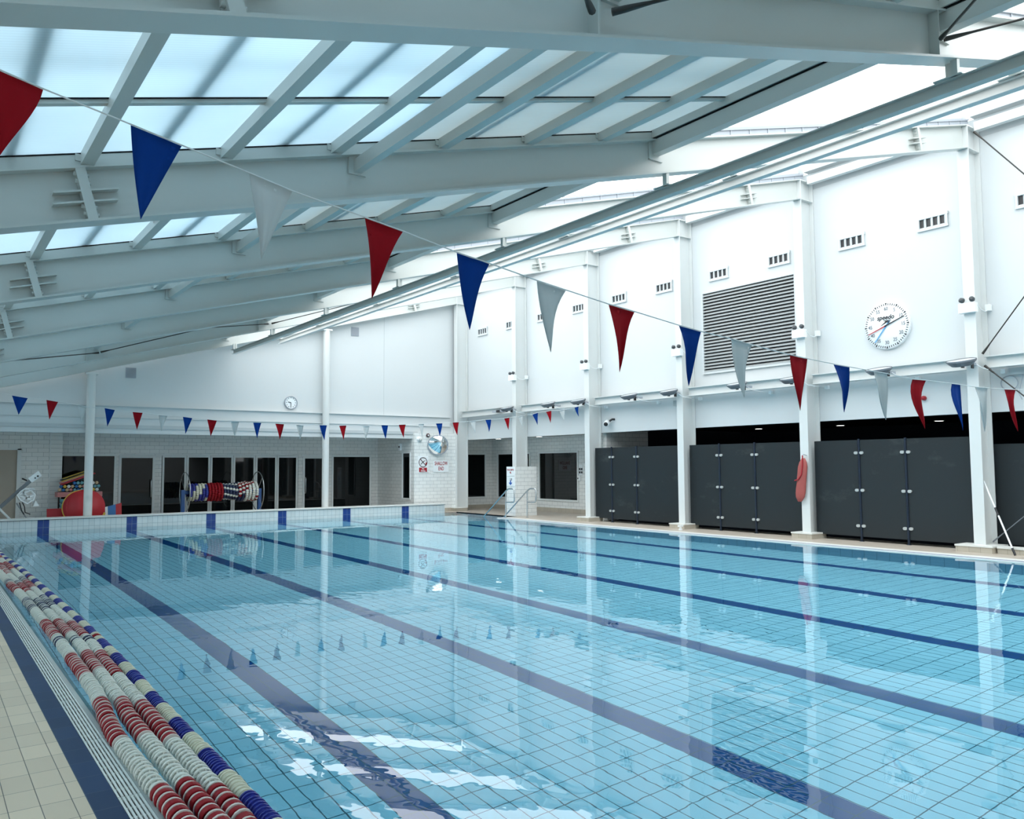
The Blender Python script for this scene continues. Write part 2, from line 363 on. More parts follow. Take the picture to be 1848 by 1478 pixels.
mb = MB(); mb.box(0.848, 0.962, PY0, 24.5, -0.2, -0.06, 'gutter'); struct(mb, 'trim_gutter')
mb = MB()
for (a, b, z, mt) in ((14.64, 14.675, 0.016, 'coping'), (14.675, 14.725, 0.018, 'purple'), (14.725, 14.97, 0.024, 'coping')):
    mb.box(a, b, PY0 - 0.1, EY0 - 0.06, -0.2, z, mt)
mb.box(14.64, EX1 + 0.05, EY0 - 0.06, EY0, -0.2, 0.022, 'coping'); mb.box(EX1, EX1 + 0.012, EY0, 24.56, -0.2, 0.023, 'gutter'); mb.box(EX1 + 0.012, EX1 + 0.05, EY0, 24.56, -0.2, 0.022, 'deckr')
struct(mb, 'trim_coping')
# raised end wall across the far end
t = thing('pool_end_wall', (8, 24.75, 0), 'low white tiled pool end wall with blue lane marker tiles', 'pool wall')
MB().box(PX0, 14.9, 24.5, 25.02, -0.2, 0.285, 'pwally').build('wall_body', t)
MB().box(PX0, 14.92, 24.47, 25.05, 0.297, 0.33, 'coping').box(PX0, 14.915, 24.485, 25.04, 0.285, 0.297, 'gutter').build('coping', t, 'white coping')

# ------------------------------------------------------------------ walls
def rb(x): return 3.294 + 0.27 * x
def rtop(x): return rb(x) + 0.455
def pan(x): return 3.87 + 0.27 * x
WX = 16.23
mb = MB()
mb.box(WX, WX + 0.15, YK[0], 25.4, 2.58, 7.85, 'wall')
mb.box(WX + 0.02, WX + 0.3, YK[0], 25.3, 7.85, 8.25, 'soffit')
struct(mb, 'wall_right')
mb = MB()   # far gable, sloped head
mb.prism([(-3.3, 2.61), (14.07, 2.61), (14.07, 2.8), (16.4, 2.8), (16.4, rtop(16.4)), (-3.3, rtop(-3.3))], (0, 25.4, 0), X, Z, (0, 0.14, 0), 'wall')
mb.box(-3.3, 14.07, 25.29, 25.4, 2.61, 3.05, 'wall')
mb.box(14.07, 16.23, 25.3, 25.4, 2.81, 3.05, 'wall')
mb.box(12.98, 12.99, 25.396, 25.402, 3.4, 7.0, 'soffit')
struct(mb, 'wall_far')
mb = MB(); mb.box(-3.3, 15.62, 25.26, 25.4, 3.05, 3.07, 'wall'); mb.box(-3.3, 15.62, 25.27, 25.4, 3.38, 3.40, 'wall'); mb.box(-3.3, 15.62, 25.33, 25.4, 3.07, 3.38, 'wall')
struct(mb, 'trim_ring_beam')
mb = MB()
mb.box(14.07, 16.23, 25.16, 25.4, 0, 2.8, 'tilex'); mb.box(14.07, 16.23, 25.13, 25.16, 0, 0.14, 'skirtx')
struct(mb, 'wall_far_corner')
YD = 28.0
mb = MB()   # recessed wall of the doors
mb.box(3.44, 14.07, YD, YD + 0.15, 2.06, 2.75, 'tilex')
mb.box(5.03, 13.79, YD + 0.02, YD + 0.15, 1.98, 2.06, 'alu')
for a, b in ((3.44, 3.47), (5.03, 5.1), (6.17, 6.37), (10.95, 11.12), (12.06, 12.22), (13.79, 14.07)): mb.box(a, b, YD, YD + 0.15, 0.02, 2.06, 'tilex')
struct(mb, 'wall_doors')
mb = MB()
mb.box(2.36, 3.13, 27.3, 27.45, 0.02, 2.75, 'tilex'); mb.box(-3.3, 2.36, 27.3, 27.45, 2.2, 2.75, 'tilex'); mb.box(-3.3, 0.9, 27.3, 27.45, 0.02, 2.2, 'tilex')
mb.box(3.13, 3.44, 27.3, 28.0, 0.02, 2.75, 'tiley')
struct(mb, 'wall_far_left')
MB().box(3.105, 3.14, 27.28, 27.31, 0.02, 2.7, 'alu').build('trim_corner', kind='structure')
mb = MB()   # return wall with slit window
mb.box(14.07, 14.25, 26.06, 28.15, 0.02, 2.75, 'tiley'); mb.box(14.071, 14.25, 25.4, 25.43, 0.02, 2.75, 'tiley'); mb.box(14.062, 14.07, 25.165, 25.43, 0.02, 2.75, 'tiley')
mb.box(14.07, 14.25, 25.43, 26.06, 2.14, 2.75, 'tiley'); mb.box(14.07, 14.25, 25.43, 26.06, 0.02, 0.46, 'tiley')
struct(mb, 'wall_return')
mb = MB(); mb.box(-3.3, 14.25, 25.26, 28.2, 2.75, 2.85, 'soffit'); mb.box(-3.3, 14.07, 25.29, 25.5, 2.6, 2.612, 'soffit'); struct(mb, 'ceiling_recess')
mb = MB()   # alcove
mb.box(18.0, 18.15, 17.95, 20.95, 0.02, 2.7, 'tiley')
mb.box(18.0, 18.15, 23.13, 26.2, 0.02, 2.7, 'tiley') ; mb.box(18.0, 18.15, 20.95, 23.13, 2.12, 2.7, 'tiley'); mb.box(18.0, 18.15, 20.95, 23.13, 0.02, 0.40, 'tiley')
mb.box(17.97, 18.0, 17.95, 26.1, 0.02, 0.16, 'skirty')
mb.box(16.38, 16.62, 26.1, 26.25, 0.02, 2.7, 'tilex'); mb.box(17.73, 18.1, 26.1, 26.25, 0.02, 2.7, 'tilex'); mb.box(16.62, 17.73, 26.1, 26.25, 2.12, 2.7, 'tilex'); mb.box(16.62, 17.73, 26.1, 26.25, 0.02, 0.40, 'tilex')
mb.box(16.38, 18.0, 26.07, 26.1, 0.02, 0.16, 'skirtx')
mb.box(16.24, 16.38, 25.41, 26.2, 0.02, 2.7, 'tiley'); mb.box(16.38, 18.1, 17.8, 17.95, 0.02, 2.7, 'tilex')
struct(mb, 'wall_alcove')
mb = MB(); mb.box(16.24, 18.15, 17.8, 26.25, 2.64, 2.75, 'soffit'); struct(mb, 'ceiling_alcove')
mb = MB()   # changing room behind the screens, its shade put into near-black surfaces
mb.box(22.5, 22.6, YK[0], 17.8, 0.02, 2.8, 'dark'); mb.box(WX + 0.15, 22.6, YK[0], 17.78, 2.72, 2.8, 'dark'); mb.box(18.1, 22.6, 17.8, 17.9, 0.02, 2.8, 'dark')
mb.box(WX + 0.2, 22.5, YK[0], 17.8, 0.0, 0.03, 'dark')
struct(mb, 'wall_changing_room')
mb = MB(); mb.box(-3.4, -3.2, YK[0], 28.2, 0, 0.5, 'wall'); mb.box(-3.4, -3.2, YK[0], 28.2, 2.3, 2.9, 'wall')
for yk in YK: mb.box(-3.4, -3.2, yk - 0.2, yk + 0.2, 0.5, 2.3, 'wall')
mb.box(-3.4, -3.2, 25.34, 28.2, 0.5, 2.3, 'wall')
struct(mb, 'wall_left')
for k, (ya, yb) in enumerate(zip(YK[:-1], YK[1:])):  # unseen left-wall windows, added to light the left deck
    mb = MB(); mb.box(-3.33, -3.27, ya + 0.2, ya + 0.26, 0.5, 2.3, 'alu').box(-3.33, -3.27, yb - 0.26, yb - 0.2, 0.5, 2.3, 'alu').box(-3.33, -3.27, ya + 0.26, yb - 0.26, 0.5, 0.56, 'alu').box(-3.33, -3.27, ya + 0.26, yb - 0.26, 2.24, 2.3, 'alu')
    o = struct(mb, 'window_%d' % (k + 7)); MB().box(-3.302, -3.298, ya + 0.26, yb - 0.26, 0.56, 2.24, 'clear').build('pane', o)
MB().box(-60, 60, -60, 90, -2.2, -2.0, 'soffit').build('ground', kind='structure')
mb = MB(); mb.prism([(-3.4, 0), (19.6, 0), (19.6, 2.9), (16.4, 2.9), (16.4, rtop(16.4)), (-3.4, rtop(-3.4))], (0, YK[0] - 0.2, 0), X, Z, (0, 0.2, 0), 'wall'); struct(mb, 'wall_near')

# windows and doors of the far wall
def pane_x(name, x0, x1, z0, z1, y, fw=0.06, handle=None, glassname='pane'):
    f = MB()
    f.box(x0, x0 + fw, y - 0.03, y + 0.05, z0, z1, 'alu').box(x1 - fw, x1, y - 0.03, y + 0.05, z0, z1, 'alu')
    f.box(x0 + fw, x1 - fw, y - 0.03, y + 0.05, z1 - fw, z1, 'alu').box(x0 + fw, x1 - fw, y - 0.03, y + 0.05, z0, z0 + fw, 'alu')
    o = struct(f, name)
    MB().box(x0 + fw, x1 - fw, y + 0.005, y + 0.02, z0 + fw, z1 - fw, 'glass').build(glassname, o)
    if handle is not None:
        MB().tube([(handle, y - 0.03, 1.25), (handle, y - 0.09, 1.25), (handle - 0.0, y - 0.1, 1.2), (handle, y - 0.1, 0.75), (handle, y - 0.09, 0.7), (handle, y - 0.03, 0.7)], 0.016, 'stainless').build('door_handle', o)
    return o
def pane_y(name, y0, y1, z0, z1, x, fw=0.06):
    f = MB()
    f.box(x - 0.03, x + 0.06, y0, y0 + fw, z0, z1, 'alu').box(x - 0.03, x + 0.06, y1 - fw, y1, z0, z1, 'alu')
    f.box(x - 0.03, x + 0.06, y0 + fw, y1 - fw, z1 - fw, z1, 'alu').box(x - 0.03, x + 0.06, y0 + fw, y1 - fw, z0, z0 + fw, 'alu')
    o = struct(f, name); MB().box(x + 0.01, x + 0.03, y0 + fw, y1 - fw, z0 + fw, z1 - fw, 'glass').build('pane', o); return o
mb = MB(); mb.box(3.3, 14.2, 28.16, 28.2, 0, 2.8, 'dark'); mb.box(14.2, 14.26, 25.42, 26.1, 0.3, 2.3, 'dark'); mb.box(16.4, 18.1, 26.26, 26.3, 0, 2.6, 'dark'); mb.box(18.16, 18.2, 20.8, 26.2, 0, 2.6, 'dark'); mb.box(0.8, 2.5, 27.46, 27.5, 0, 2.4, 'dark'); struct(mb, 'leak_blocker')  # dark sheets added behind the glazing to block sky leaks
pane_x('window_1', 3.47, 5.03, 0.30, 2.06, YD)
MB().box(3.47, 5.03, YD, YD + 0.15, 0.02, 0.30, 'alu').build('trim_sill', kind='structure')
pane_x('door_1', 5.1, 6.17, 0.03, 2.02, YD, 0.075, handle=6.05)
for k in range(6): pane_x('door_%d' % (k + 2), 6.38 + 0.7583 * k + 0.006, 6.38 + 0.7583 * (k + 1) - 0.006, 0.03, 2.02, YD, 0.06)
pane_x('door_8', 11.12, 12.06, 0.03, 2.0, YD, 0.07, handle=11.2)
pane_x('window_2', 12.22, 13.79, 0.12, 2.05, YD)
pane_y('window_3', 25.43, 26.06, 0.46, 2.14, 14.07, 0.05)
pane_x('window_4', 16.62, 17.73, 0.40, 2.12, 26.1)
pane_y('window_5', 23.6, 25.7, 0.40, 2.12, 17.985)
pane_y('window_6', 20.95, 23.13, 0.40, 2.12, 18.0)
mb = MB(); mb.box(2.30, 2.40, 27.26, 27.3, 0.02, 2.2, 'alu'); mb.box(0.9, 2.40, 27.26, 27.3, 2.16, 2.22, 'alu'); d9 = struct(mb, 'door_9')
MB().box(0.9, 2.31, 27.34, 27.39, 0.03, 2.16, 'beige_door').build('leaf', d9)

# ------------------------------------------------------------------ steel frame
RN = {3.54: 'nearest pale roof rafter crossing the top of the picture', 7.14: 'second roof rafter from the front, behind the nearest pennants',
      10.74: 'third roof rafter from the front, meeting the column beside the big louvre', 14.34: 'fourth roof rafter from the front, meeting the third wall column',
      17.94: 'fifth roof rafter, above the column where the far pennant line ends', 21.54: 'sixth roof rafter, above the tile-clad column base', 25.14: 'last sloping roof rafter against the far gable wall'}
def bolts(mb, x, y, z, d=0.014, r=0.018):
    mb.cyl((x - d - 0.02, y, z), (x + d + 0.02, y, z), r, 'steel', 6)
for yk in YK[2:]:
    key = round(yk, 2)
    if key in RN: t = thing('roof_rafter', (6.5, yk, rb(6.5)), RN[key], 'roof beam', 'roof rafters')
    else:
        t = thing('roof_rafter', (6.5, yk, rb(6.5)), None, None); tag(t, kind='structure')
    x1 = 15.75
    MB().ibeam((-3.2, yk, rb(-3.2)), (x1, yk, rb(x1)), Y, Z, 0.2, 0, 0.455, 'steel').build('beam', t)
    for sx in (1.0, 14.0):
        mb = MB(); z0, z1 = rb(sx) + 0.02, rtop(sx) - 0.02; zm = (z0 + z1) / 2 - 0.02
        mb.prism([(0.019, -0.004), (0.091, 0.014), (-0.019, z1 - z0 + 0.004), (-0.091, z1 - z0 - 0.014)], (sx, yk - 0.097, z0), X, Z, (0, 0.194, 0), 'steel')
        for dz in (-0.045, 0.045):
            mb.beam((sx - 0.23, yk, zm + dz - 0.062), (sx + 0.23, yk, zm + dz + 0.062), Y, Z, [(-0.095, 0.095, -0.007, 0.007)], 'steel')
        for dz in (0.05, 0.11, 0.30, 0.36):
            for s in (-1, 1): bolts(mb, sx + 0.055 - 0.11 * dz / 0.415, yk + s * 0.06, z0 + dz, 0.036)
        mb.build('splice_plate', t)
    for sx in ((3.15, 7.25) if yk < 4 or 20 < yk < 23 else ()):
        MB().box(sx - 0.006, sx + 0.006, yk - 0.1, yk + 0.1, rb(sx) + 0.02, rtop(sx) - 0.02, 'steel').build('stiffener', t)
    MB().beam((-3.2, yk, rtop(-3.2)), (7.47, yk, rtop(7.47)), Y, Z, [(-0.05, 0.05, 0.0, 0.10)], 'steel').beam((-3.2, yk, rtop(-3.2)), (7.47, yk, rtop(7.47)), Y, Z, [(-0.055, 0.055, 0.10, 0.112)], 'gutter').build('upstand', t)
    mb = MB()
    mb.beam((7.6, yk, rtop(7.6)), (16.0, yk, rtop(16.0)), Y, Z, [(-0.03, 0.03, 0.09, 0.12), (-0.008, 0.008, 0.0, 0.09), (0.07, 0.085, 0.15, 0.165)], 'grey')
    for k in range(20): mb.box(7.7 + 0.42 * k, 7.72 + 0.42 * k, yk - 0.02, yk + 0.05, rtop(7.7 + 0.42 * k), rtop(7.7 + 0.42 * k) + 0.12, 'grey')
    mb.build('roof_track', t, 'grey sliding roof track')

# glazed sloping roof on the left half, with the bars of the slid-back roof above it
PUR = [-2.3, -1.2, -0.1, 1.0, 2.08, 3.1, 4.28, 5.39, 6.5]
BARS = [-2.8, -1.75, -0.65, 0.46, 1.51, 2.6, 3.62, 4.66, 5.75, 6.8]
BAYN = ['roof bay above the nearest rafter', 'large front roof bay behind the nearest rafter', 'roof bay behind the second rafter', 'roof bay behind the third rafter', 'roof bay behind the fourth rafter', 'roof bay behind the fifth rafter', 'last roof bay before the gable']
for i, y0 in enumerate(YK[:-1]):
    y1 = y0 + 3.6
    mb = MB()
    mb.beam((-3.25, 0, pan(-3.25)), (7.42, 0, pan(7.42)), Y, Z, [(y0 + 0.02, y1 - 0.02, 0.0, 0.010)], 'poly')
    struct(mb, 'ceiling')
    mb = MB()
    for bx in BARS: mb.box(bx - 0.05, bx + 0.05, y0, y1, pan(bx) + 0.03, pan(bx) + 0.07, 'soffit')
    mb.beam((-3.2, y0 + 1.8, pan(-3.2)), (7.4, y0 + 1.8, pan(7.4)), Y, Z, [(-0.03, 0.03, 0.16, 0.2)], 'soffit')
    mb.beam((3.7, 0, pan(3.7)), (7.42, 0, pan(7.42)), Y, Z, [(y0 + 0.02, y1 - 0.02, 0.21, 0.214)], 'dim_sheet')  # added tinted sheet, dims the panels towards the open side
    struct(mb, 'ceiling_sliding_frame')
    mb = MB()
    mb.beam((-3.2, y0 + 2.42, pan(-3.2)), (7.42, y0 + 2.42, pan(7.42)), Y, Z, [(-0.028, 0.028, -0.035, -0.001)], 'steel')
    mb.beam((-3.2, y0 + 2.38, pan(-3.2)), (7.42, y0 + 2.38, pan(7.42)), Y, Z, [(-0.004, 0.004, -0.010, 0.0)], 'gutter')
    struct(mb, 'ceiling_joint_bar')
    if y0 < 0 and y0 < -0.2: continue
    j = i - 2
    for k, px in enumerate(PUR):
        vis = (px > 0.5) if j <= 1 else (px > 0.0)
        mb = MB(); mb.box(px - 0.045, px + 0.045, y0 + 0.05, y1 - 0.05, pan(px) - 0.12, pan(px) - 0.004 - 0.012, 'steel')
        for yy in (y0 + 0.075, y1 - 0.075): mb.box(px - 0.085, px + 0.085, yy - 0.006 - (0.018 if yy < y0 + 1 else -0.018), yy + 0.006 - (0.018 if yy < y0 + 1 else -0.018), rtop(px) + 0.03, rtop(px) + 0.085, 'steel')
        if vis and j <= 2 and j >= 1:
            mb.build('roof_purlin', None, '%s purlin from the left under the %s' % (ORD[k - 3], BAYN[j]), 'roof purlin', 'roof purlins')
        else: struct(mb, 'ceiling_purlin')
    if j >= 0:
        mb = MB(); tx = 3.34
        mb.box(tx - 0.04, tx + 0.04, y0 + 0.03, y1 - 0.03, rtop(tx) - 0.185, rtop(tx) - 0.06, 'steel')
        for yy in (y0 + 0.02, y1 - 0.02): mb.box(tx - 0.09, tx + 0.09, yy - 0.012, yy + 0.012, rtop(tx) - 0.205, rtop(tx) - 0.025, 'steel')
        mb.build('tie_beam', None, 'lower tie beam with bolted end plates in the %s' % BAYN[j], 'roof beam', 'tie beams between the rafters')
        mb = MB(); tx = 7.46
        mb.box(tx - 0.06, tx + 0.06, y0 + 0.03, y1 - 0.03, rtop(tx) - 0.2, rtop(tx) - 0.02, 'steel')
        mb.box(tx - 0.09, tx - 0.01, y0 + 0.04, y1 - 0.04, rtop(tx) + 0.0, rtop(tx) + 0.11, 'steel'); mb.box(tx - 0.07, tx + 0.03, y0 + 0.04, y1 - 0.04, rtop(tx) - 0.02, rtop(tx), 'gutter')
        for yy in (y0 + 0.02, y1 - 0.02): mb.box(tx - 0.12, tx + 0.12, yy - 0.012, yy + 0.012, rtop(tx) - 0.27, rtop(tx) - 0.025, 'steel')
        mb.build('edge_beam', None, 'edge beam along the open side of the %s' % BAYN[j], 'roof beam', 'edge beams of the glazed roof')

# hanging rails
for rx, z0, y1, lab in ((7.65, 5.06, 24.9, 'long grey hanging rail, the left and lower of the two'), (9.0, 5.46, 24.65, 'long white hanging rail, the right and upper of the two')):
    t = thing('hanging_rail', (rx, 12, z0), lab, 'rail', 'hanging rails under the roof')
    MB().ibeam((rx, -3.6, z0), (rx, y1, z0), X, Z, 0.1, 0, 0.125, 'steel' if rx < 8 else 'column', 0.012, 0.012).build('rail_beam', t)
    for yk in YK[2:]:
        if yk > y1: yk = y1 - 0.1
        mb = MB(); mb.box(rx - 0.07, rx - 0.02, yk - 0.09, yk - 0.03, z0 + 0.125, rb(rx - 0.045) + 0.004, 'steel'); mb.box(rx + 0.02, rx + 0.07, yk + 0.0, yk + 0.06, z0 + 0.125, rb(rx + 0.045) + 0.004, 'steel')
        mb.box(rx - 0.08, rx + 0.08, yk - 0.13, yk + 0.13, z0 + 0.125, z0 + 0.137, 'steel'); mb.build('hanger', t)

# columns of the right wall
CN = ['right-hand white wall column beside the reach pole', 'white wall column with the red rescue tube', 'white wall column between the first and second dark screens from the left',
      'white wall column at the left end of the dark screens', 'white wall column standing behind the tile-clad depth sign pier', 'white corner column beside the shallow end signs']
PN = ['under the right-hand column beside the reach pole', 'under the column with the rescue tube', 'between the left and middle dark screens', 'at the left end of the dark screens', '', 'under the corner column next to the shallow end sign']
for i, yk in enumerate(YC):
    t = thing('steel_column', (15.99, yk, 0.14), CN[i], 'column', 'white wall columns')
    mb = MB()
    mb.box(15.75, 15.77, yk - 0.103, yk + 0.103, 0.14, rtop(15.75), 'column'); mb.box(16.2, 16.22, yk - 0.103, yk + 0.103, 0.14, 8.0, 'column'); mb.box(15.77, 16.2, yk - 0.01, yk + 0.01, 0.14, 8.0, 'column')
    mb.build('column_shaft', t)
    MB().box(15.77, 16.2, yk - 0.1, yk + 0.1, rb(15.75), rb(15.75) + 0.015, 'column').box(15.77, 16.2, yk - 0.1, yk + 0.1, 7.98, 8.0, 'column').build('stiffener', t)
    if i == 4: continue
    mb = MB()
    hw, xf = (0.32, 15.5) if i == 0 else (0.25, 15.56)
    mb.box(xf, 16.1, yk - hw, yk + hw, 0.02, 0.14, 'skirty'); mb.box(xf - 0.012, 16.1, yk - hw - 0.012, yk + hw + 0.012, 0.122, 0.15, 'coping')
    mb.build('column_plinth', None, 'low beige tiled plinth ' + PN[i], 'plinth', 'tiled column plinths')
mb = MB(); mb.box(15.75, 15.77, 3.44, 3.64, 0.02, rtop(15.75), 'column'); mb.box(16.2, 16.22, 3.44, 3.64, 0.02, 8, 'column'); mb.box(15.77, 16.2, 3.53, 3.55, 0.02, 8.0, 'column'); struct(mb, 'wall_column')
for i in range(5):
    y0, y1 = YC[i] + 0.16, YC[i + 1] - 0.12
    nm = ['bay of the pace clock', 'bay of the big louvre', 'bay right of the far pennant end', 'bay left of the leftmost screens', 'bay next to the corner column'][i]
    MB().ibeam((15.97, y0, 3.38), (15.97, y1, 3.38), X, Z, 0.22, 0, 0.22, 'column', 0.014, 0.012).build('wall_beam', None, 'horizontal white steel beam halfway up the wall in the ' + nm, 'wall beam', 'horizontal wall beams')
    MB().box(15.98, 16.1, y0 - 0.05, y1, 7.92, 8.09, 'column').box(16.0, 16.2, y0 - 0.05, y1 + 0.1, 8.22, 8.42, 'soffit').build('eaves_beam', None, 'white eaves beam along the wall top in the ' + nm, 'roof beam', 'eaves beams')
MB().ibeam((15.97, 2.0, 3.38), (15.97, 6.98, 3.38), X, Z, 0.22, 0, 0.22, 'column', 0.014, 0.012).build('wall_beam', None, 'horizontal white wall beam at the right edge beside the cable coil', 'wall beam', 'horizontal wall beams')
MB().box(15.98, 16.1, 2.0, 7.02, 7.92, 8.09, 'column').box(16.0, 16.2, 2.0, 7.1, 8.22, 8.42, 'soffit').build('eaves_beam', None, 'white eaves beam at the top right edge of the picture', 'roof beam', 'eaves beams')
for cxx, lab in ((3.83, 'round white column rising behind the round red mats'), (10.76, 'round white column right of the lane rope reel')):
    t = thing('round_column', (cxx, 25.16, 0.02), lab, 'column', 'round white columns')
    MB().tube([(cxx, 25.16, 0.02), (cxx, 25.16, rb(cxx) - 0.04)], 0.112, 'column', 24).build('column_shaft', t)
    MB().box(cxx - 0.16, cxx + 0.16, 25.05, 25.25, rb(cxx - .16) - 0.05, rb(cxx - 0.16) - 0.002, 'column').build('cap_plate', t)

# wall furniture ------------------------------------------------------------
VN = [(9.73, 'air vent above and left of the pace clock'), (7.98, 'air vent above and right of the pace clock'), (13.37, 'air vent above the left part of the louvre'), (11.58, 'air vent above the right part of the louvre'),
      (17.0, 'left air vent in the bay just left of the louvre'), (15.24, 'right air vent in the bay just left of the louvre'), (20.55, 'left air vent in the second bay left of the louvre'), (18.77, 'right air vent in the second bay left of the louvre'),
      (24.05, 'left air vent in the wall bay next to the corner'), (22.3, 'right air vent in the wall bay next to the corner'), (6.15, 'air vent cut by the right edge of the picture')]
for y, lab in VN:
    t = thing('air_vent', (16.2, y, 6.3), 'small white four-cell ' + lab, 'vent', 'wall air vents')
    mb = MB(); w, z0, z1 = 0.27, 6.32, 6.56
    mb.box(16.185, 16.23, y - w - 0.04, y + w + 0.04, z1 - 0.03, z1 + 0.03, 'wall').box(16.185, 16.23, y - w - 0.04, y + w + 0.04, z0 - 0.03, z0 + 0.02, 'wall')
    for s in (-w - 0.03, w - 0.01): mb.box(16.185, 16.23, y + s, y + s + 0.04, z0 + 0.02, z1 - 0.03, 'wall')
    mb.prism([(0, 0), (0.045, 0.05), (0.045, 0)], (16.185, y - w, z0), X, Z, (0, 2 * w, 0), 'alu')
    mb.build('vent_frame', t)
    mb = MB()
    for k in range(1, 4): mb.box(16.19, 16.226, y - w + 2 * w * k / 4 - 0.007, y - w + 2 * w * k / 4 + 0.007, z0 + 0.02, z1 - 0.03, 'alu')
    for k in range(4): mb.box(16.2, 16.227, y - w + 2 * w * k / 4, y - w + 2 * w * k / 4 + 0.035, z0 + 0.02, z1 - 0.03, 'soffit')
    mb.build('blade', t); MB().box(16.226, 16.2295, y - w, y + w, z0, z1, 'black').build('backing', t)
t = thing('louvre', (16.2, 12.5, 3.95), 'large square louvre of grey and black slats on the white wall', 'louvre')
mb = MB(); y0, y1, z0, z1 = 11.17, 13.87, 3.98, 6.0
for a in ((y0 - 0.06, y0, z0 - 0.05, z1 + 0.04), (y1, y1 + 0.06, z0 - 0.05, z1 + 0.04)): mb.box(16.17, 16.23, *a, 'wall')
mb.box(16.17, 16.23, y0, y1, z0 - 0.05, z0, 'wall').box(16.17, 16.23, y0, y1, z1, z1 + 0.03, 'wall').build('frame', t)
mb = MB(); NS = 25
for k in range(NS):
    zz = z0 + (z1 - z0) * k / NS
    mb.prism([(0.0, 0.0), (0.0, 0.026), (0.055, 0.058), (0.055, 0.05)], (16.165, y0, zz), X, Z, (0, y1 - y0, 0), 'slat')
mb.build('slats', t); MB().box(16.222, 16.2295, y0, y1, z0, z1, 'black').build('backing', t)

# pace clock
PCY, PCZ, R = 8.98, 4.485, 0.485
t = thing('pace_clock', (16.2, PCY, PCZ - R), 'large round white pace clock with four coloured hands', 'clock')
MB().lathe((16.16, PCY, PCZ), NX, [(R, -0.07), (R, 0.0), (R - 0.006, 0.006), (0.0, 0.006)], 'white', 48).build('clock_face', t)
mb = MB(); fx = 16.15
def clockpt(a, r): a = math.radians(a); return (fx, PCY - r * math.sin(a), PCZ + r * math.cos(a))
for k in range(60):
    a = 6 * k; o = clockpt(a, 0.445); rad = (Vector(clockpt(a, 1)) - Vector(clockpt(a, 0))); tan = Vector((0, -math.cos(math.radians(a)), -math.sin(math.radians(a))))
    if k % 5 == 0: mb.prism([(-0.02, 0.03), (0.02, 0.03), (0, -0.03)], o, tan, rad, (-0.002, 0, 0), 'ink')
    else: mb.prism([(-0.007, -0.02), (0.007, -0.02), (0.007, 0.022), (-0.007, 0.022)], o, tan, rad, (-0.002, 0, 0), 'ink')
mb.build('tick_marks', t)
mb = MB()
for k in range(12): mb.text(str(5 * k if k else 60), 0.105, clockpt(30 * k, 0.355), NY, Z, 'darkgrey', sx=0.85, bold=0.001)
mb.build('numerals', t)
mb = MB(); mb.text('speedo', 0.135, (fx, PCY + 0.02, PCZ + 0.175), NY, Z, 'ink', shear=0.25, bold=0.003, sx=0.95)
mb.prism([(-0.08, 0.115), (0.115, 0.115), (-0.14, 0.0), (-0.02, 0.09)], (fx, PCY, PCZ), NY, Z, (-0.002, 0, 0), 'ink'); mb.build('logo', t)
def hand(name, a0, r0, r1, w, mt, x):
    d = Vector(clockpt(a0, 1)) - Vector(clockpt(a0, 0)); tn = Vector((0, -math.cos(math.radians(a0)), -math.sin(math.radians(a0))))
    MB().prism([(-w, r0), (w, r0), (w * 0.7, r1), (-w * 0.7, r1)], (x, PCY, PCZ), tn, d, (-0.004, 0, 0), mt).build(name, t)
hand('red_hand', 249, 0.0, 0.42, 0.012, 'sign_red', fx - 0.02); hand('black_hand', 69, -0.03, 0.42, 0.014, 'ink', fx - 0.02); hand('blue_hand', 218, -0.12, 0.42, 0.014, 'skyblue', fx - 0.012)
hand('green_hand', 38, 0.06, 0.13, 0.012, 'grey', fx - 0.012)

# emergency lights on the columns
EN = ['on the right-hand column above the reach pole', 'on the column left of the pace clock', 'on the column left of the louvre', 'on the column above the security camera', 'on the column above the tile-clad pier']
for i in range(5):
    y = YC[i]
    t = thing('emergency_light', (15.68, y, 4.4), 'white twin-head emergency light box ' + EN[i], 'emergency light', 'emergency lights')
    MB().box(15.63, 15.75, y - 0.15, y + 0.15, 4.42, 4.6, 'white').build('battery_box', t)
    for s in (-1, 1):
        MB().lathe((15.66, y + s * 0.09, 4.66), (-0.8, 0.2 * s, 0.1), [(0.02, 0.05), (0.045, 0.035), (0.05, -0.02), (0.02, -0.05)], 'black2', 12).cyl((15.67, y + s * 0.09, 4.59), (15.67, y + s * 0.09, 4.64), 0.015, 'grey', 8).build('lamp_head', t)
    MB().tube([(15.72, y - 0.15, 4.56), (15.85, y - 0.16, 4.47), (16.0, y - 0.16, 4.45), (16.15, y - 0.15, 4.5)], 0.008, 'white', 6).box(16.1, 16.2, y - 0.2, y - 0.12, 4.48, 4.6, 'white').build('cable', t)
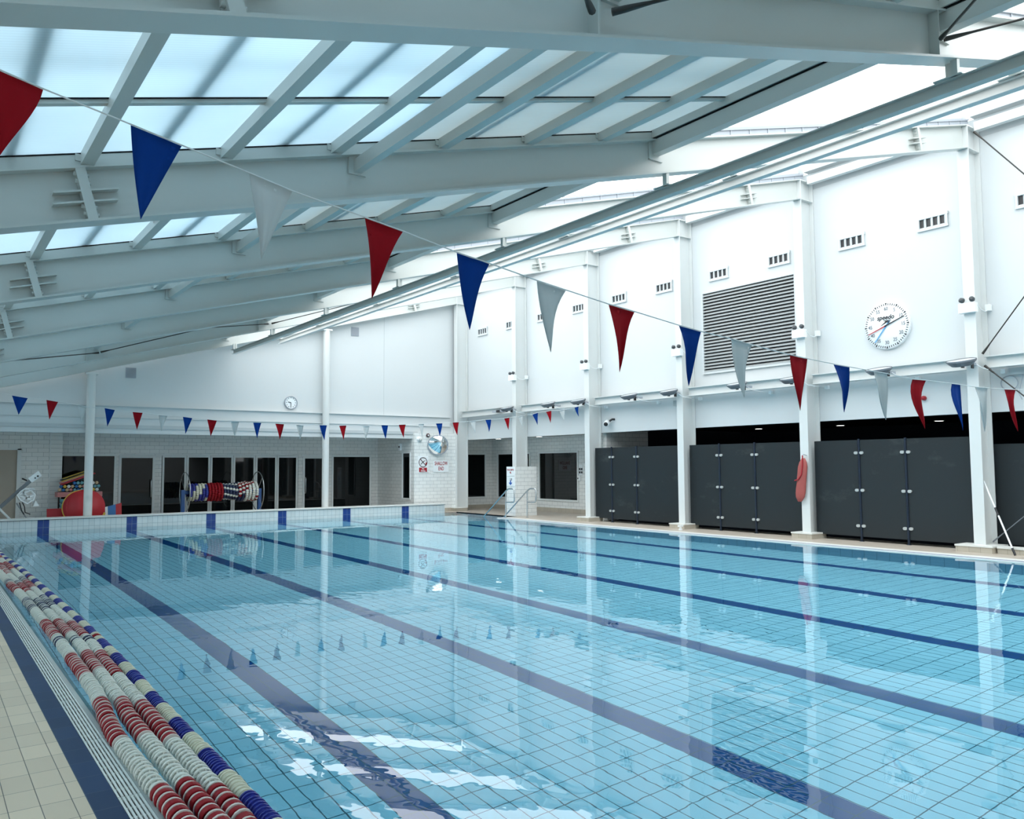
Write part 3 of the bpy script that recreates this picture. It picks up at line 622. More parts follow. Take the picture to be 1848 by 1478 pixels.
# floodlights
FN = [(7.2, 'on the right-hand column below the bracing rod'), (8.8, 'under the pace clock'), (10.83, 'beside the column with the rescue tube'), (12.3, 'under the louvre'), (14.45, 'on the column left of the louvre'),
      (15.9, 'on the beam above the leftmost dark screen'), (18.0, 'on the column above the security camera'), (19.4, 'on the beam left of the security camera'), (21.55, 'on the column above the tile-clad pier')]
for y, lab in FN:
    t = thing('floodlight', (15.5, y, 3.4), 'flat grey uplight ' + lab, 'floodlight', 'grey uplights along the wall beam')
    c, s_ = math.cos(0.24), -math.sin(0.24); onc = min(abs(y - q) for q in YC) < 0.2
    def loc(px, py, pz, y=y): return (15.47 + c * px + s_ * pz, y + py, 3.50 - s_ * px + c * pz)
    top = [(0.2 * math.cos(a) * (1 + 0.15 * math.cos(2 * a)), 0.27 * math.sin(a)) for a in [2 * math.pi * k / 20 for k in range(20)]]
    vs = [loc(a, b, 0.03) for a, b in top] + [loc(a, b, 0.0) for a, b in top] + [loc(a * 0.62, b * 0.66, -0.085) for a, b in top]
    fs = [(k, (k + 1) % 20, 20 + (k + 1) % 20, 20 + k) for k in range(20)] + [(20 + k, 20 + (k + 1) % 20, 40 + (k + 1) % 20, 40 + k) for k in range(20)] + [tuple(range(40, 60))]
    mb = MB().add(vs, fs, 'darkgrey'); mb.box(15.4, 15.46, y - 0.06, y - 0.02, 3.375, 3.42, 'black'); mb.build('housing', t)
    MB().add([loc(a * 0.95, b * 0.95, 0.022) for a, b in top], [tuple(range(20))], 'lens').build('lens', t)
    MB().box(15.56, 15.748 if onc else 15.855, y - 0.14, y - 0.08, 3.43, 3.48, 'grey').box(15.5, 15.58, y - 0.17, y - 0.15, 3.36, 3.47, 'black').build('bracket', t)
    MB().tube([(15.6, y - 0.2, 3.44), (15.68, y - 0.28, 3.36), (15.9, y - 0.34, 3.33), (16.2, y - 0.4, 3.33)], 0.007, 'white', 6).box(16.14, 16.22, y - 0.46, y - 0.38, 3.28, 3.36, 'white').build('cable', t)
mb = MB(); mb.box(15.78, 15.86, 22.3, 22.85, 3.44, 3.5, 'grey'); mb.box(15.77, 15.86, 22.4, 22.6, 3.43, 3.51, 'black'); mb.build('bar_light', None, 'short grey bar fitting on the beam next to the corner column', 'light')

def camera_unit(o, d, lab, body='white'):
    t = thing('security_camera', o, lab, 'security camera'); o = Vector(o); d = Vector(d).normalized()
    MB().lathe(o, d, [(0.05, -0.14), (0.075, -0.1), (0.08, 0.1), (0.07, 0.11)], body, 16).build('camera_body', t)
    MB().lathe(o, d, [(0.062, 0.111), (0.06, 0.12), (0.0, 0.12)], 'black', 16).build('camera_lens', t)
    return t
t = camera_unit((16.05, 17.42, 2.84), (-0.75, -0.5, -0.3), 'white bullet security camera on the wall above the leftmost dark screen')
MB().tube([(16.1, 17.36, 2.9), (16.16, 17.3, 2.95), (16.23, 17.28, 2.95)], 0.03, 'black', 8).build('bracket', t)
mb = MB(); mb.box(16.13, 16.23, 6.32, 6.68, 3.24, 3.37, 'soffit'); mb.build('junction_box', None, 'small grey junction box under the wall beam at the right edge', 'junction box')
mb = MB()
for k in range(2): mb.tube([(16.2 - 0.01 * k, 6.7 + (0.14 + 0.008 * k) * math.cos(a), 3.1 + (0.13 + 0.006 * k) * math.sin(a)) for a in [2 * math.pi * q / 24 for q in range(24)]], 0.006, 'grey', 6, closed=True)
mb.build('cable_coil', None, 'round coil of grey cable hanging on the wall at the right edge', 'cable')
MB().tube([(16.18, 6.45, 3.25), (16.2, 6.5, 3.1), (16.2, 6.55, 2.9), (16.2, 6.5, 2.78)], 0.006, 'grey', 6).build('loose_cable', None, 'thin grey cable hanging from the junction box at right', 'cable')
mb = MB(); mb.box(16.12, 16.23, 14.75, 14.9, 3.18, 3.33, 'soffit'); mb.build('junction_box', None, 'small square box under the wall beam left of the louvre column', 'junction box')
mb = MB(); mb.lathe((16.18, 8.29, 2.93), NX, [(0.045, -0.05), (0.045, 0.02), (0.02, 0.05), (0, 0.05)], 'sign_red', 14); mb.build('alarm_sounder', None, 'small round red alarm sounder behind a red pennant', 'alarm')

# bracing rods
def rod(p0, p1, lab, r=0.012, mt='rod'):
    p0, p1 = Vector(p0), Vector(p1); d = (p1 - p0).normalized()
    t = thing('bracing_rod', p0, lab, 'bracing rod', 'steel bracing rods')
    MB().tube([p0 + d * 0.2, p1 - d * 0.2], r, mt, 8).build('rod', t)
    for a, s in ((p0, 1), (p1, -1)):
        MB().tube([a, a + d * s * 0.08, a + d * s * 0.24], [0.024, 0.022, 0.012] if mt == 'rod' else [0.014, 0.014, r], mt, 8).build('fork_end', t)
rod((15.82, 6.95, 7.84), (15.82, 3.6, 3.49), 'dark bracing rod running down from the top of the right-hand column')
rod((15.80, 6.97, 3.64), (15.80, 3.6, 7.9), 'dark bracing rod rising from the beam at the right-hand column')
rod((15.82, 6.95, 3.42), (15.82, 3.6, 0.22), 'dark bracing rod running down behind the last pennants at right')
rod((15.9, 6.98, 0.2), (15.9, 3.64, 3.2), 'thin grey bracing rod rising from the plinth beside the reach pole', 0.008, 'darkgrey')
rod((7.2, 3.4, 5.39), (3.15, 0.05, 4.3), 'dark roof bracing rod rising steeply at the top right')
rod((7.3, 3.42, 5.42), (11.0, 0.05, 6.5), 'dark roof bracing rod running to the top right edge')
rod((3.22, 3.4, 4.3), (7.2, 0.05, 5.4), 'dark roof bracing rod with fork end at the top centre')
rod((3.08, 3.42, 4.27), (-1.0, 0.05, 3.2), 'dark bracing rod end beside the rafter stiffener at the top')
rod((3.45, 21.46, 4.4), (7.3, 18.05, 5.45), 'dark roof bracing rod above the left round column, right branch')
rod((3.4, 21.46, 4.38), (-0.2, 18.05, 3.4), 'dark roof bracing rod above the left round column, left branch')
rod((7.6, 21.46, 5.5), (10.8, 18.05, 6.4), 'dark roof bracing rod beside the far end of the hanging rails, right branch')
rod((7.5, 21.46, 5.48), (3.4, 18.05, 4.4), 'dark roof bracing rod beside the far end of the hanging rails, left branch')

# dark privacy screens
def screen(xs, y0, y1, posts, z0, z1, lab):
    t = thing('privacy_screen', (xs, (y0 + y1) / 2, 0.02), lab, 'screen', 'dark privacy screens')
    cuts = [y0] + posts + [y1]
    for a, b in zip(cuts[:-1], cuts[1:]): MB().box(xs, xs + 0.014, a + (0.02 if a in posts else 0), b - (0.02 if b in posts else 0), z0, z1, 'screen').build('panel', t)
    for p in posts:
        q = MB().cyl((xs - 0.005, p, 0.02), (xs - 0.005, p, z1 + 0.02), 0.024, 'post', 12).cyl((xs - 0.005, p, 0.02), (xs - 0.005, p, 0.03), 0.05, 'post', 12).build('post', t)
        for z in (0.34, 1.08, 1.86):
            for s in (-1, 1): MB().prism([(math.copysign(0.012, math.cos(a)) + 0.03 * math.cos(a), 0.03 * math.sin(a)) for a in [math.pi * (q + 0.5) / 8 for q in range(16)]], (xs - 0.03, p + s * 0.062, z), Y, Z, (0.029, 0, 0), 'silver').build('clip', t)
screen(15.95, 7.26, 10.62, [8.57, 9.57], 0.12, 2.13, 'dark grey three-panel screen to the right of the rescue tube')
screen(15.95, 10.86, 14.22, [12.21, 13.26], 0.12, 2.13, 'dark grey three-panel screen to the left of the rescue tube')
screen(15.95, 14.46, 17.82, [16.13, 17.12], 0.12, 2.13, 'dark grey three-panel screen farthest from the rescue tube, below the security camera')
screen(16.3, 2.0, 7.24, [4.6], 0.13, 1.985, 'dark grey screen behind the reach pole at the right edge')
mb = MB(); mb.box(15.62, 15.8, 2.0, 6.79, 0.02, 0.125, 'skirty').box(15.6, 15.82, 2.0, 6.79, 0.115, 0.15, 'coping').build('kerb', None, 'low beige tiled kerb at the foot of the reach pole', 'kerb')
# rescue tube, reach pole
t = thing('rescue_tube', (15.7, 10.85, 0.8), 'faded red foam rescue tube hanging on a white column', 'rescue tube')
pts = [(15.68, 10.72 + 0.012 * k + 0.0, 1.76 - 0.095 * k) for k in range(11)]
mb = MB(); n = 16; rings = []
for k, p in enumerate(pts):
    w = [0.35, 0.8, 1, 1, 1, 1, 1, 1.05, 1.05, 0.9, 0.4][k]
    rings.append([(p[0] + 0.055 * w * math.sin(2 * math.pi * q / n), p[1] + 0.115 * w * math.cos(2 * math.pi * q / n), p[2]) for q in range(n)])
mb.add([v for r in rings for v in r], [(k * n + q, k * n + (q + 1) % n, (k + 1) * n + (q + 1) % n, (k + 1) * n + q) for k in range(10) for q in range(n)] + [tuple(range(n))[::-1], tuple(range(10 * n, 11 * n))], 'tube', True)
mb.build('foam_body', t)
MB().tube([(15.62, 10.70, 1.82), (15.615, 10.71, 1.6), (15.615, 10.74, 1.4), (15.615, 10.82, 1.3), (15.63, 10.92, 1.27)], 0.014, 'sign_red', 8).build('strap', t, 'dark red strap')
MB().tube([(15.74, 10.68, 1.82), (15.64, 10.69, 1.84), (15.62, 10.7, 1.82)], 0.01, 'grey', 6).build('hook', t)
t = thing('reach_pole', (15.49, 6.45, 0.02), 'white reach pole with black bands leaning on the right-hand column', 'pole')
p0, p1 = Vector((15.5, 6.45, 0.03)), Vector((15.83, 7.06, 1.30))
for a, b, mt, r, nm in ((0, 0.09, 'black', 0.02, 'grip'), (0.09, 0.52, 'white', 0.015, 'pole_section'), (0.52, 0.63, 'black', 0.018, 'grip'), (0.63, 1.0, 'white', 0.014, 'pole_section')):
    MB().cyl(p0 + (p1 - p0) * a, p0 + (p1 - p0) * b, r, mt, 12).build(nm, t)
mb = MB(); mb.cyl((15.32, 14.0, 0.02), (15.32, 14.0, 0.05), 0.05, 'white', 12).cyl((15.32, 14.0, 0.05), (15.32, 14.0, 0.13), 0.03, 'white', 12).box(15.26, 15.38, 13.96, 14.04, 0.1, 0.14, 'white').build('floor_valve', None, 'small white valve on the deck beside a column plinth', 'valve')

# tile-clad pier with depth signs, handrails
mb = MB(); mb.box(15.5, 16.35, 21.14, 21.62, 0.02, 1.6, 'tilex'); mb.box(15.494, 15.5, 21.14, 21.62, 0.02, 1.6, 'tiley'); struct(mb, 'wall_pier')
t = thing('depth_sign', (15.48, 21.38, 1.31), 'upper white sign on the tiled pier with pool depth lettering', 'sign')
MB().box(15.478, 15.494, 21.17, 21.59, 1.30, 1.60, 'white').build('sign_board', t)
MB().text('POOL DEPTH\n40L', 0.085, (15.478, 21.38, 1.45), NY, Z, 'sign_red', sx=0.72, bold=0.002).build('lettering', t)
t = thing('depth_arrow_sign', (15.48, 21.38, 0.98), 'lower white sign on the tiled pier with a blue arrow', 'sign')
MB().box(15.478, 15.494, 21.17, 21.59, 0.98, 1.285, 'white').build('sign_board', t)
MB().text('1.0', 0.1, (15.478, 21.36, 1.19), NY, Z, 'ink', bold=0.003).build('lettering', t)
MB().prism([(-0.03, 0.07), (0.03, 0.07), (0.03, 0.0), (0.1, 0.0), (0, -0.09), (-0.1, 0.0), (-0.03, 0.0)], (15.478, 21.38, 1.09), NY, Z, (-0.003, 0, 0), 'sign_blue').build('arrow', t, 'blue arrow')
for hx, hy, lab in ((14.8, 0.0, 'stainless pool stair handrail, the left one rising out of the water'), (15.36, -0.36, 'stainless pool stair handrail, the right one in front of the tiled pier')):
    t = thing('handrail', (hx, 20.7 + hy, 0.0), lab, 'handrail', 'pool stair handrails')
    MB().tube([(hx, 22.2 + hy, -0.18), (hx, 21.93 + hy, 0.0), (hx, 20.72 + hy, 0.83), (hx, 20.58 + hy, 0.91), (hx, 20.5 + hy, 0.925), (hx, 20.3 + hy, 0.925), (hx, 20.25 + hy, 0.89), (hx, 20.25 + hy, 0.55), (hx, 20.29 + hy, 0.51), (hx, 20.7 + hy, 0.5)], 0.021, 'stainless', 10).build('rail', t)
    MB().cyl((hx, 20.7 + hy, 0.0), (hx, 20.7 + hy, 0.85), 0.021, 'stainless', 10).cyl((hx, 20.7 + hy, 0.0), (hx, 20.7 + hy, 0.04), 0.04, 'stainless', 12).build('post', t)

# signs and fittings on the far corner wall
def sgn(name, x0, x1, z0, z1, lab, y=25.155):
    t = thing(name, ((x0 + x1) / 2, y, z0), lab, 'sign'); MB().box(x0, x1, y - 0.012, y, z0, z1, 'white').build('sign_board', t); return t
t = sgn('shallow_end_sign', 14.82, 15.46, 1.42, 1.83, 'white sign with red shallow end lettering')
MB().text('SHALLOW\nEND', 0.185, (15.14, 25.143, 1.63), X, Z, 'sign_red', sx=0.62, bold=0.003).build('lettering', t)
t = sgn('no_diving_sign', 14.19, 14.61, 1.41, 1.99, 'white no diving sign with red ring and red text box')
cxn, czn = 14.4, 1.77
mb = MB(); mb.lathe((cxn, 25.141, czn), NY, [(0.175, 0.0), (0.175, 0.004), (0.15, 0.004), (0.15, 0.0)], 'sign_dark', 32, False, True)
mb.beam((cxn - 0.11, 25.141, czn + 0.11), (cxn + 0.11, 25.141, czn - 0.11), (0.707, 0, 0.707), NY, [(-0.012, 0.012, 0, 0.004)], 'sign_dark')
mb.prism([(-0.1, -0.07), (-0.02, 0.01), (0.03, 0.05), (0.1, 0.06), (0.1, 0.045), (0.04, 0.03), (0.0, -0.01), (-0.085, -0.085)], (cxn, 25.141, czn), X, Z, (0, -0.003, 0), 'ink')
mb.prism([(0.1, -0.02), (0.15, 0.0), (0.14, -0.08), (0.09, -0.12)], (cxn, 25.141, czn), X, Z, (0, -0.003, 0), 'sign_red'); mb.build('pictogram', t)
MB().box(14.24, 14.56, 25.137, 25.143, 1.43, 1.58, 'sign_red').build('text_box', t, 'red text box')
MB().text('No\nDiving', 0.07, (14.4, 25.137, 1.505), X, Z, 'white', bold=0.002).build('lettering', t)
t = thing('convex_mirror', (14.98, 25.1, 2.08), 'round convex safety mirror on the tiled corner wall', 'mirror')
MC, MN = Vector((14.89, 24.95, 2.377)), Vector((-0.42, -0.84, -0.26)).normalized()
MB().lathe(MC, MN, [(0.35 * k / 12.0, 0.10 * (1 - (k / 12.0) ** 2)) for k in range(12, -1, -1)], 'mirror', 36).build('mirror_dome', t)
mu = MN.cross(Vector((0, 0, 1))).normalized(); mw = MN.cross(mu)
MB().tube([MC + (mu * math.cos(a) + mw * math.sin(a)) * 0.355 for a in [2 * math.pi * k / 36 for k in range(36)]], 0.02, 'grey', 8, closed=True).build('rim', t)
MB().cyl(MC - MN * 0.01, (15.02, 25.155, 2.40), 0.025, 'grey', 8).build('bracket', t)
mb = MB(); mb.lathe((14.6, 25.16, 2.81 - 0.09), NY, [(0.07, 0), (0.07, 0.03), (0.04, 0.045), (0.025, 0.05), (0.0, 0.05)], 'sign_dark', 16).lathe((14.6, 25.11, 2.72), NY, [(0.03, 0.0), (0.0, 0.012)], 'white', 12).build('fire_bell', None, 'small round dark alarm bell above the convex mirror', 'alarm')
def dome(o, lab):
    t = thing('dome_camera', o, lab, 'security camera'); MB().lathe(o, NY, [(0.085, 0.0), (0.085, 0.04), (0.06, 0.06)], 'white', 16).build('base', t); MB().ball((o[0] + 0.02, o[1] - 0.08, o[2] - 0.03), 0.06, 'silver', 12).build('dome_cover', t)
dome((14.24, 25.16, 2.58), 'white dome camera at the corner above the no diving sign')
t = thing('wall_sensor', (14.05, 26.75, 2.0), 'small white sensor with dark eye above the slit window', 'sensor'); MB().box(14.0, 14.068, 26.1, 26.22, 2.2, 2.45, 'white').build('sensor_body', t); MB().ball((14.0, 26.16, 2.33), 0.035, 'black', 10).build('lens', t)
# switches in the alcove
t = thing('switch_panel', (17.98, 20.86, 1.2), 'cluster of small black switches on the alcove wall beside the window', 'switch')
mb = MB(); mb.box(17.985, 18.0, 20.72, 20.92, 1.32, 1.66, 'white').build('back_plate', t)
for a in (20.77, 20.87):
    for z in (1.36, 1.47): MB().box(17.97, 17.986, a - 0.03, a + 0.03, z, z + 0.07, 'black').build('switch', t)
mb = MB(); mb.box(17.94, 18.0, 20.82, 20.95, 1.12, 1.29, 'white').box(17.93, 17.94, 20.9, 20.94, 1.17, 1.22, 'black').build('wall_box', None, 'small white box below the black alcove switches', 'wall box')

# downlights
for i, (x, y, z, lab) in enumerate([(17.55, 25.0, 2.64, 'ceiling light over the alcove corner windows'), (17.5, 22.45, 2.64, 'ceiling light over the alcove window with reflections'), (20.8, 15.75, 2.72, 'ceiling light in the dark room left of the rescue tube'),
        (21.1, 13.2, 2.72, 'left ceiling light in the dark room right of the rescue tube'), (21.1, 10.43, 2.72, 'right ceiling light in the dark room right of the rescue tube')]):
    t = thing('downlight', (x, y, z - 0.02), 'small white round ' + lab, 'ceiling light', 'recessed ceiling lights')
    r = 0.11 if i < 5 else 0.05
    MB().lathe((x, y, z), (0, 0, -1), [(r + 0.02, 0.0), (r + 0.02, 0.008), (r, 0.01)], 'white', 20).build('trim_ring', t); MB().lathe((x, y, z - 0.011), (0, 0, -1), [(r - 0.01, 0.0), (0.0, 0.002)], 'glow', 20).build('lens', t)

# far wall clock, wall vents
t = thing('wall_clock', (9.65, 25.38, 3.49), 'small round grey-rimmed wall clock on the far gable', 'clock')
MB().lathe((9.65, 25.4, 3.697), NY, [(0.215, 0), (0.215, 0.05), (0.19, 0.055), (0.185, 0.0)], 'grey', 32, True, True).build('rim', t)
mb = MB().lathe((9.65, 25.365, 3.697), NY, [(0.19, 0), (0.0, 0.001)], 'white', 32); mb.build('clock_face', t)
mb = MB()
for k in range(12):
    a = math.radians(30 * k); mb.box(9.65 + 0.15 * math.sin(a) - 0.01, 9.65 + 0.15 * math.sin(a) + 0.01, 25.359, 25.363, 3.697 + 0.15 * math.cos(a) - 0.012, 3.697 + 0.15 * math.cos(a) + 0.012, 'ink')
mb.build('hour_marks', t)
for nm, a, l, w in (('hour_hand', 280, 0.1, 0.012), ('minute_hand', 182, 0.15, 0.009)):
    a = math.radians(a); d = Vector((math.sin(a), 0, math.cos(a))); MB().beam((9.65, 25.356, 3.697), Vector((9.65, 25.356, 3.697)) + d * l, Vector((d.z, 0, -d.x)), NY, [(-w, w, 0, 0.003)], 'ink').build(nm, t)
for x, z, lab in ((4.88, 4.365, 'small square grey wall vent left of the wall clock'), (11.88, 6.215, 'small square grey wall vent high beside the round column')):
    t = thing('square_vent', (x, 25.38, z - 0.15), lab, 'vent', 'square grey vents on the gable'); MB().box(x - 0.14, x + 0.14, 25.38, 25.4, z - 0.15, z + 0.15, 'grey').build('vent_frame', t)
    mb = MB()
    for k in range(8): mb.box(x - 0.12, x + 0.12, 25.37, 25.38, z - 0.13 + 0.034 * k, z - 0.11 + 0.034 * k, 'grey')
    mb.build('slats', t)

# ------------------------------------------------------------------ pennant lines
NEAR = [('R', 0.089, 3.105, 0.329, 3.048, 0.201, 2.769), ('B', 0.633, 2.987, 0.826, 2.947, 0.676, 2.612), ('W', 1.104, 2.89, 1.294, 2.849, 1.162, 2.525), ('R', 1.647, 2.792, 1.845, 2.76, 1.69, 2.418), ('B', 2.152, 2.703, 2.349, 2.675, 2.225, 2.32), ('W', 2.659, 2.626, 2.86, 2.599, 2.742, 2.245), ('R', 3.181, 2.556, 3.384, 2.535, 3.265, 2.173), ('B', 3.767, 2.49, 3.965, 2.471, 3.852, 2.124), ('W', 4.26, 2.45, 4.468, 2.428, 4.362, 2.072), ('R', 4.885, 2.392, 5.085, 2.38, 4.975, 2.009), ('B', 5.411, 2.363, 5.612, 2.356, 5.541, 2.017), ('W', 5.943, 2.344, 6.134, 2.338, 6.101, 1.976), ('R', 6.516, 2.317, 6.728, 2.32, 6.661, 1.919), ('B', 7.167, 2.316, 7.312, 2.315, 7.327, 1.919), ('W', 7.586, 2.309, 7.819, 2.312, 7.759, 1.918), ('R', 8.163, 2.319, 8.393, 2.326, 8.398, 1.932)]
FAR = [('B', 1.379, 2.999, 1.637, 2.96, 1.498, 2.642), ('R', 1.945, 2.94, 2.143, 2.91, 2.004, 2.563), ('W', 2.49, 2.86, 2.639, 2.831, 2.55, 2.503), ('B', 2.957, 2.821, 3.145, 2.791, 3.016, 2.454), ('R', 3.473, 2.761, 3.661, 2.751, 3.562, 2.404), ('W', 3.969, 2.712, 4.137, 2.702, 4.028, 2.384), ('B', 4.445, 2.692, 4.634, 2.672, 4.505, 2.334), ('R', 4.941, 2.652, 5.14, 2.632, 5.021, 2.295), ('W', 5.437, 2.622, 5.616, 2.622, 5.527, 2.265), ('B', 5.923, 2.612, 6.102, 2.612, 6.013, 2.265), ('R', 6.42, 2.602, 6.618, 2.592, 6.529, 2.245), ('W', 6.906, 2.583, 7.074, 2.573, 7.005, 2.245), ('B', 7.461, 2.592, 7.64, 2.592, 7.58, 2.245), ('R', 7.947, 2.592, 8.126, 2.602, 8.057, 2.255), ('W', 8.543, 2.602, 8.721, 2.602, 8.622, 2.255), ('B', 9.039, 2.632, 9.218, 2.632, 9.158, 2.295), ('R', 9.515, 2.652, 9.704, 2.662, 9.644, 2.334), ('W', 10.061, 2.682, 10.22, 2.692, 10.17, 2.354), ('B', 10.567, 2.712, 10.755, 2.721, 10.686, 2.394), ('R', 11.063, 2.751, 11.252, 2.761, 11.202, 2.424), ('W', 11.589, 2.791, 11.777, 2.811, 11.758, 2.483), ('B', 12.075, 2.85, 12.264, 2.86, 12.204, 2.523), ('R', 12.69, 2.9, 12.859, 2.93, 12.829, 2.602), ('W', 13.157, 2.96, 13.325, 2.999, 13.286, 2.702), ('B', 13.643, 3.039, 13.841, 3.098, 13.821, 2.751), ('R', 14.119, 3.128, 14.307, 3.168, 14.288, 2.821), ('W', 14.595, 3.178, 14.794, 3.218, 14.774, 2.91), ('B', 15.171, 3.287, 15.32, 3.327, 15.31, 3.029)]
BEND = {0: (0, -0.01), 3: (0, 0.012), 4: (0, 0.012), 5: (0, 0.015), 6: (0.0, 0.016), 7: (0.012, 0.014), 8: (0.0, 0.012), 9: (-0.005, -0.015), 10: (0, 0.0), 12: (-0.05, 0.03), 13: (-0.07, -0.01), 14: (-0.01, 0.03), 15: (0.01, 0.045)}
def pennants(name, data, y, ends, lab, r, bend):
    t = thing(name, (ends[0][0], y, ends[0][2]), lab, 'pennant line', 'pennant lines across the pool')
    pts = [ends[0]]
    for d in data: pts += [(d[1], y, d[2]), (d[3], y, d[4])]
    pts += ends[1:]
    MB().tube(pts, r, 'cord', 6).build('cord', t)
    for i, d in enumerate(data):
        mt = {'R': 'red_flag', 'B': 'blue_flag', 'W': 'white_flag'}[d[0]]
        bl, br = bend.get(i, (0, 0)); A = Vector((d[1], 0, d[2])); B = Vector((d[3], 0, d[4])); T = Vector((d[5], 0, d[6])); N = 8; Q = 4
        vs = []; ph = i * 1.7
        for a in range(N + 1):
            f = a / N; k = 4 * f * (1 - f)
            L = A.lerp(T, f) + Vector((bl * k * (1 - f) * 1.6, 0, 0)); Rr = B.lerp(T, f) - Vector((br * k * (1 - f) * 2.2, 0, 0))
            for b in range(Q + 1):
                g = b / Q; p = L.lerp(Rr, g)
                p.y = y + 0.012 * math.sin(3.0 * f + ph) * f + 0.016 * math.sin(5.5 * g + ph) * k
                p.z -= 0.004
                vs.append(p)
        fs = [(a * (Q + 1) + b, a * (Q + 1) + b + 1, (a + 1) * (Q + 1) + b + 1, (a + 1) * (Q + 1) + b) for a in range(N) for b in range(Q)]
        n0 = len(vs); vs2 = vs + [v + Vector((0, 0.003, 0)) for v in vs]
        rim = [b for b in range(Q + 1)] + [a * (Q + 1) + Q for a in range(1, N + 1)] + [N * (Q + 1) + b for b in range(Q - 1, -1, -1)] + [a * (Q + 1) for a in range(N - 1, 0, -1)]
        fs2 = fs + [tuple(n0 + q for q in f[::-1]) for f in fs] + [(rim[q], rim[(q + 1) % len(rim)], n0 + rim[(q + 1) % len(rim)], n0 + rim[q]) for q in range(len(rim))]
        MB().add(vs2, fs2, mt, True).build('pennant', t, {'R': 'red pennant', 'B': 'blue pennant', 'W': 'white pennant'}[d[0]])
pennants('pennant_line', NEAR, 3.42, [(-0.35, 3.42, 3.24), (10.0, 3.42, 2.40), (12.0, 3.42, 2.58), (14.0, 3.42, 2.88), (15.75, 3.5, 3.25)], 'near line of large red, blue and white pennants across the whole picture', 0.0032, BEND)
pennants('pennant_line', FAR, 17.80, [(0.2, 17.80, 3.25), (15.75, 17.85, 3.42)], 'far line of small red, blue and white pennants in front of the end wall', 0.005, {})

# ------------------------------------------------------------------ grating
mb = MB(); sec = []
YJ = 4.475
for k in range(-7, 20):
    y0 = YJ + 1.03 * k; y1 = y0 + 1.024
    vis = -1 <= k <= 7
    mb = MB()
    for q in range(6):
        xa = 0.851 + 0.0188 * q; mb.box(xa, xa + 0.0105, y0, y1, 0.011, 0.02, 'grate')
    for q in range(9): mb.box(0.851, 0.956, y0 + 0.004 + 0.125 * q, y0 + 0.02 + 0.125 * q, 0.002, 0.011, 'grate')
    if vis: mb.build('gutter_grate', None, 'white slatted gutter grating, %s section counted from the bottom of the picture' % ORD[k + 1], 'grating', 'gutter grating sections')
    elif k < -1 and y0 > PY0 or k > 7 and y1 < 24.5: struct(mb, 'trim_grate')

# ------------------------------------------------------------------ lane ropes
def disc_mesh(name, mt, kind, hw=0.010):
    mb = MB()
    if kind == 'ring':
        mb.lathe((0, 0, 0), Y, [(0.030, -hw), (0.0500, -hw), (0.0515, 0.0), (0.0500, hw), (0.030, hw)], mt, 22, False, True)
    elif kind == 'open':
        n = 22
        mb.lathe((0, 0, 0), Y, [(0.044, -hw), (0.0500, -hw), (0.0515, -hw * 0.5), (0.0515, hw * 0.6), (0.0500, hw), (0.044, hw)], mt, n, False, True)
        mb.lathe((0, 0, 0), Y, [(0.037, 0.018), (0.030, 0.026), (0.012, 0.028), (0.012, -0.024), (0.026, -0.022), (0.035, -0.014)], mt, 16, True, True)
        for k in range(8):
            a = 2 * math.pi * k / 8; c, s = math.cos(a), math.sin(a)
            mb.beam((0.030 * c, 0, 0.030 * s), (0.046 * c, 0, 0.046 * s), Y, (-s, 0, c), [(-0.009, 0.013, -0.004, 0.004)], mt)
    else:
        mb.lathe((0, 0, 0), Y, [(0.012, -0.019), (0.042, -0.019), (0.042, -0.005), (0.0505, -0.006), (0.052, 0.002), (0.048, 0.012), (0.042, 0.019), (0.012, 0.019)], mt, 24, False, True)
    return mb.mesh(name)
def smooth_path(pts):
    pts = sorted(pts, key=lambda p: p[1])
    def f(y):
        if y <= pts[0][1]: return pts[0][0]
        for a, b in zip(pts[:-1], pts[1:]):
            if y <= b[1]:
                t = (y - a[1]) / (b[1] - a[1]); t = t * t * (3 - 2 * t); return a[0] + (b[0] - a[0]) * t
        return pts[-1][0]
    return f
OPEN = {k: disc_mesh('float_disc', M[k], 'ring' if k == 'f_pink' else 'open', hw) for k, hw in (('f_white', 0.0095), ('f_red', 0.021), ('f_pink', 0.0075), ('f_navy', 0.016))}
RIB = {k: disc_mesh('float_disc', M[k], 'rib') for k in ('f_cream', 'f_blue', 'f_red')}
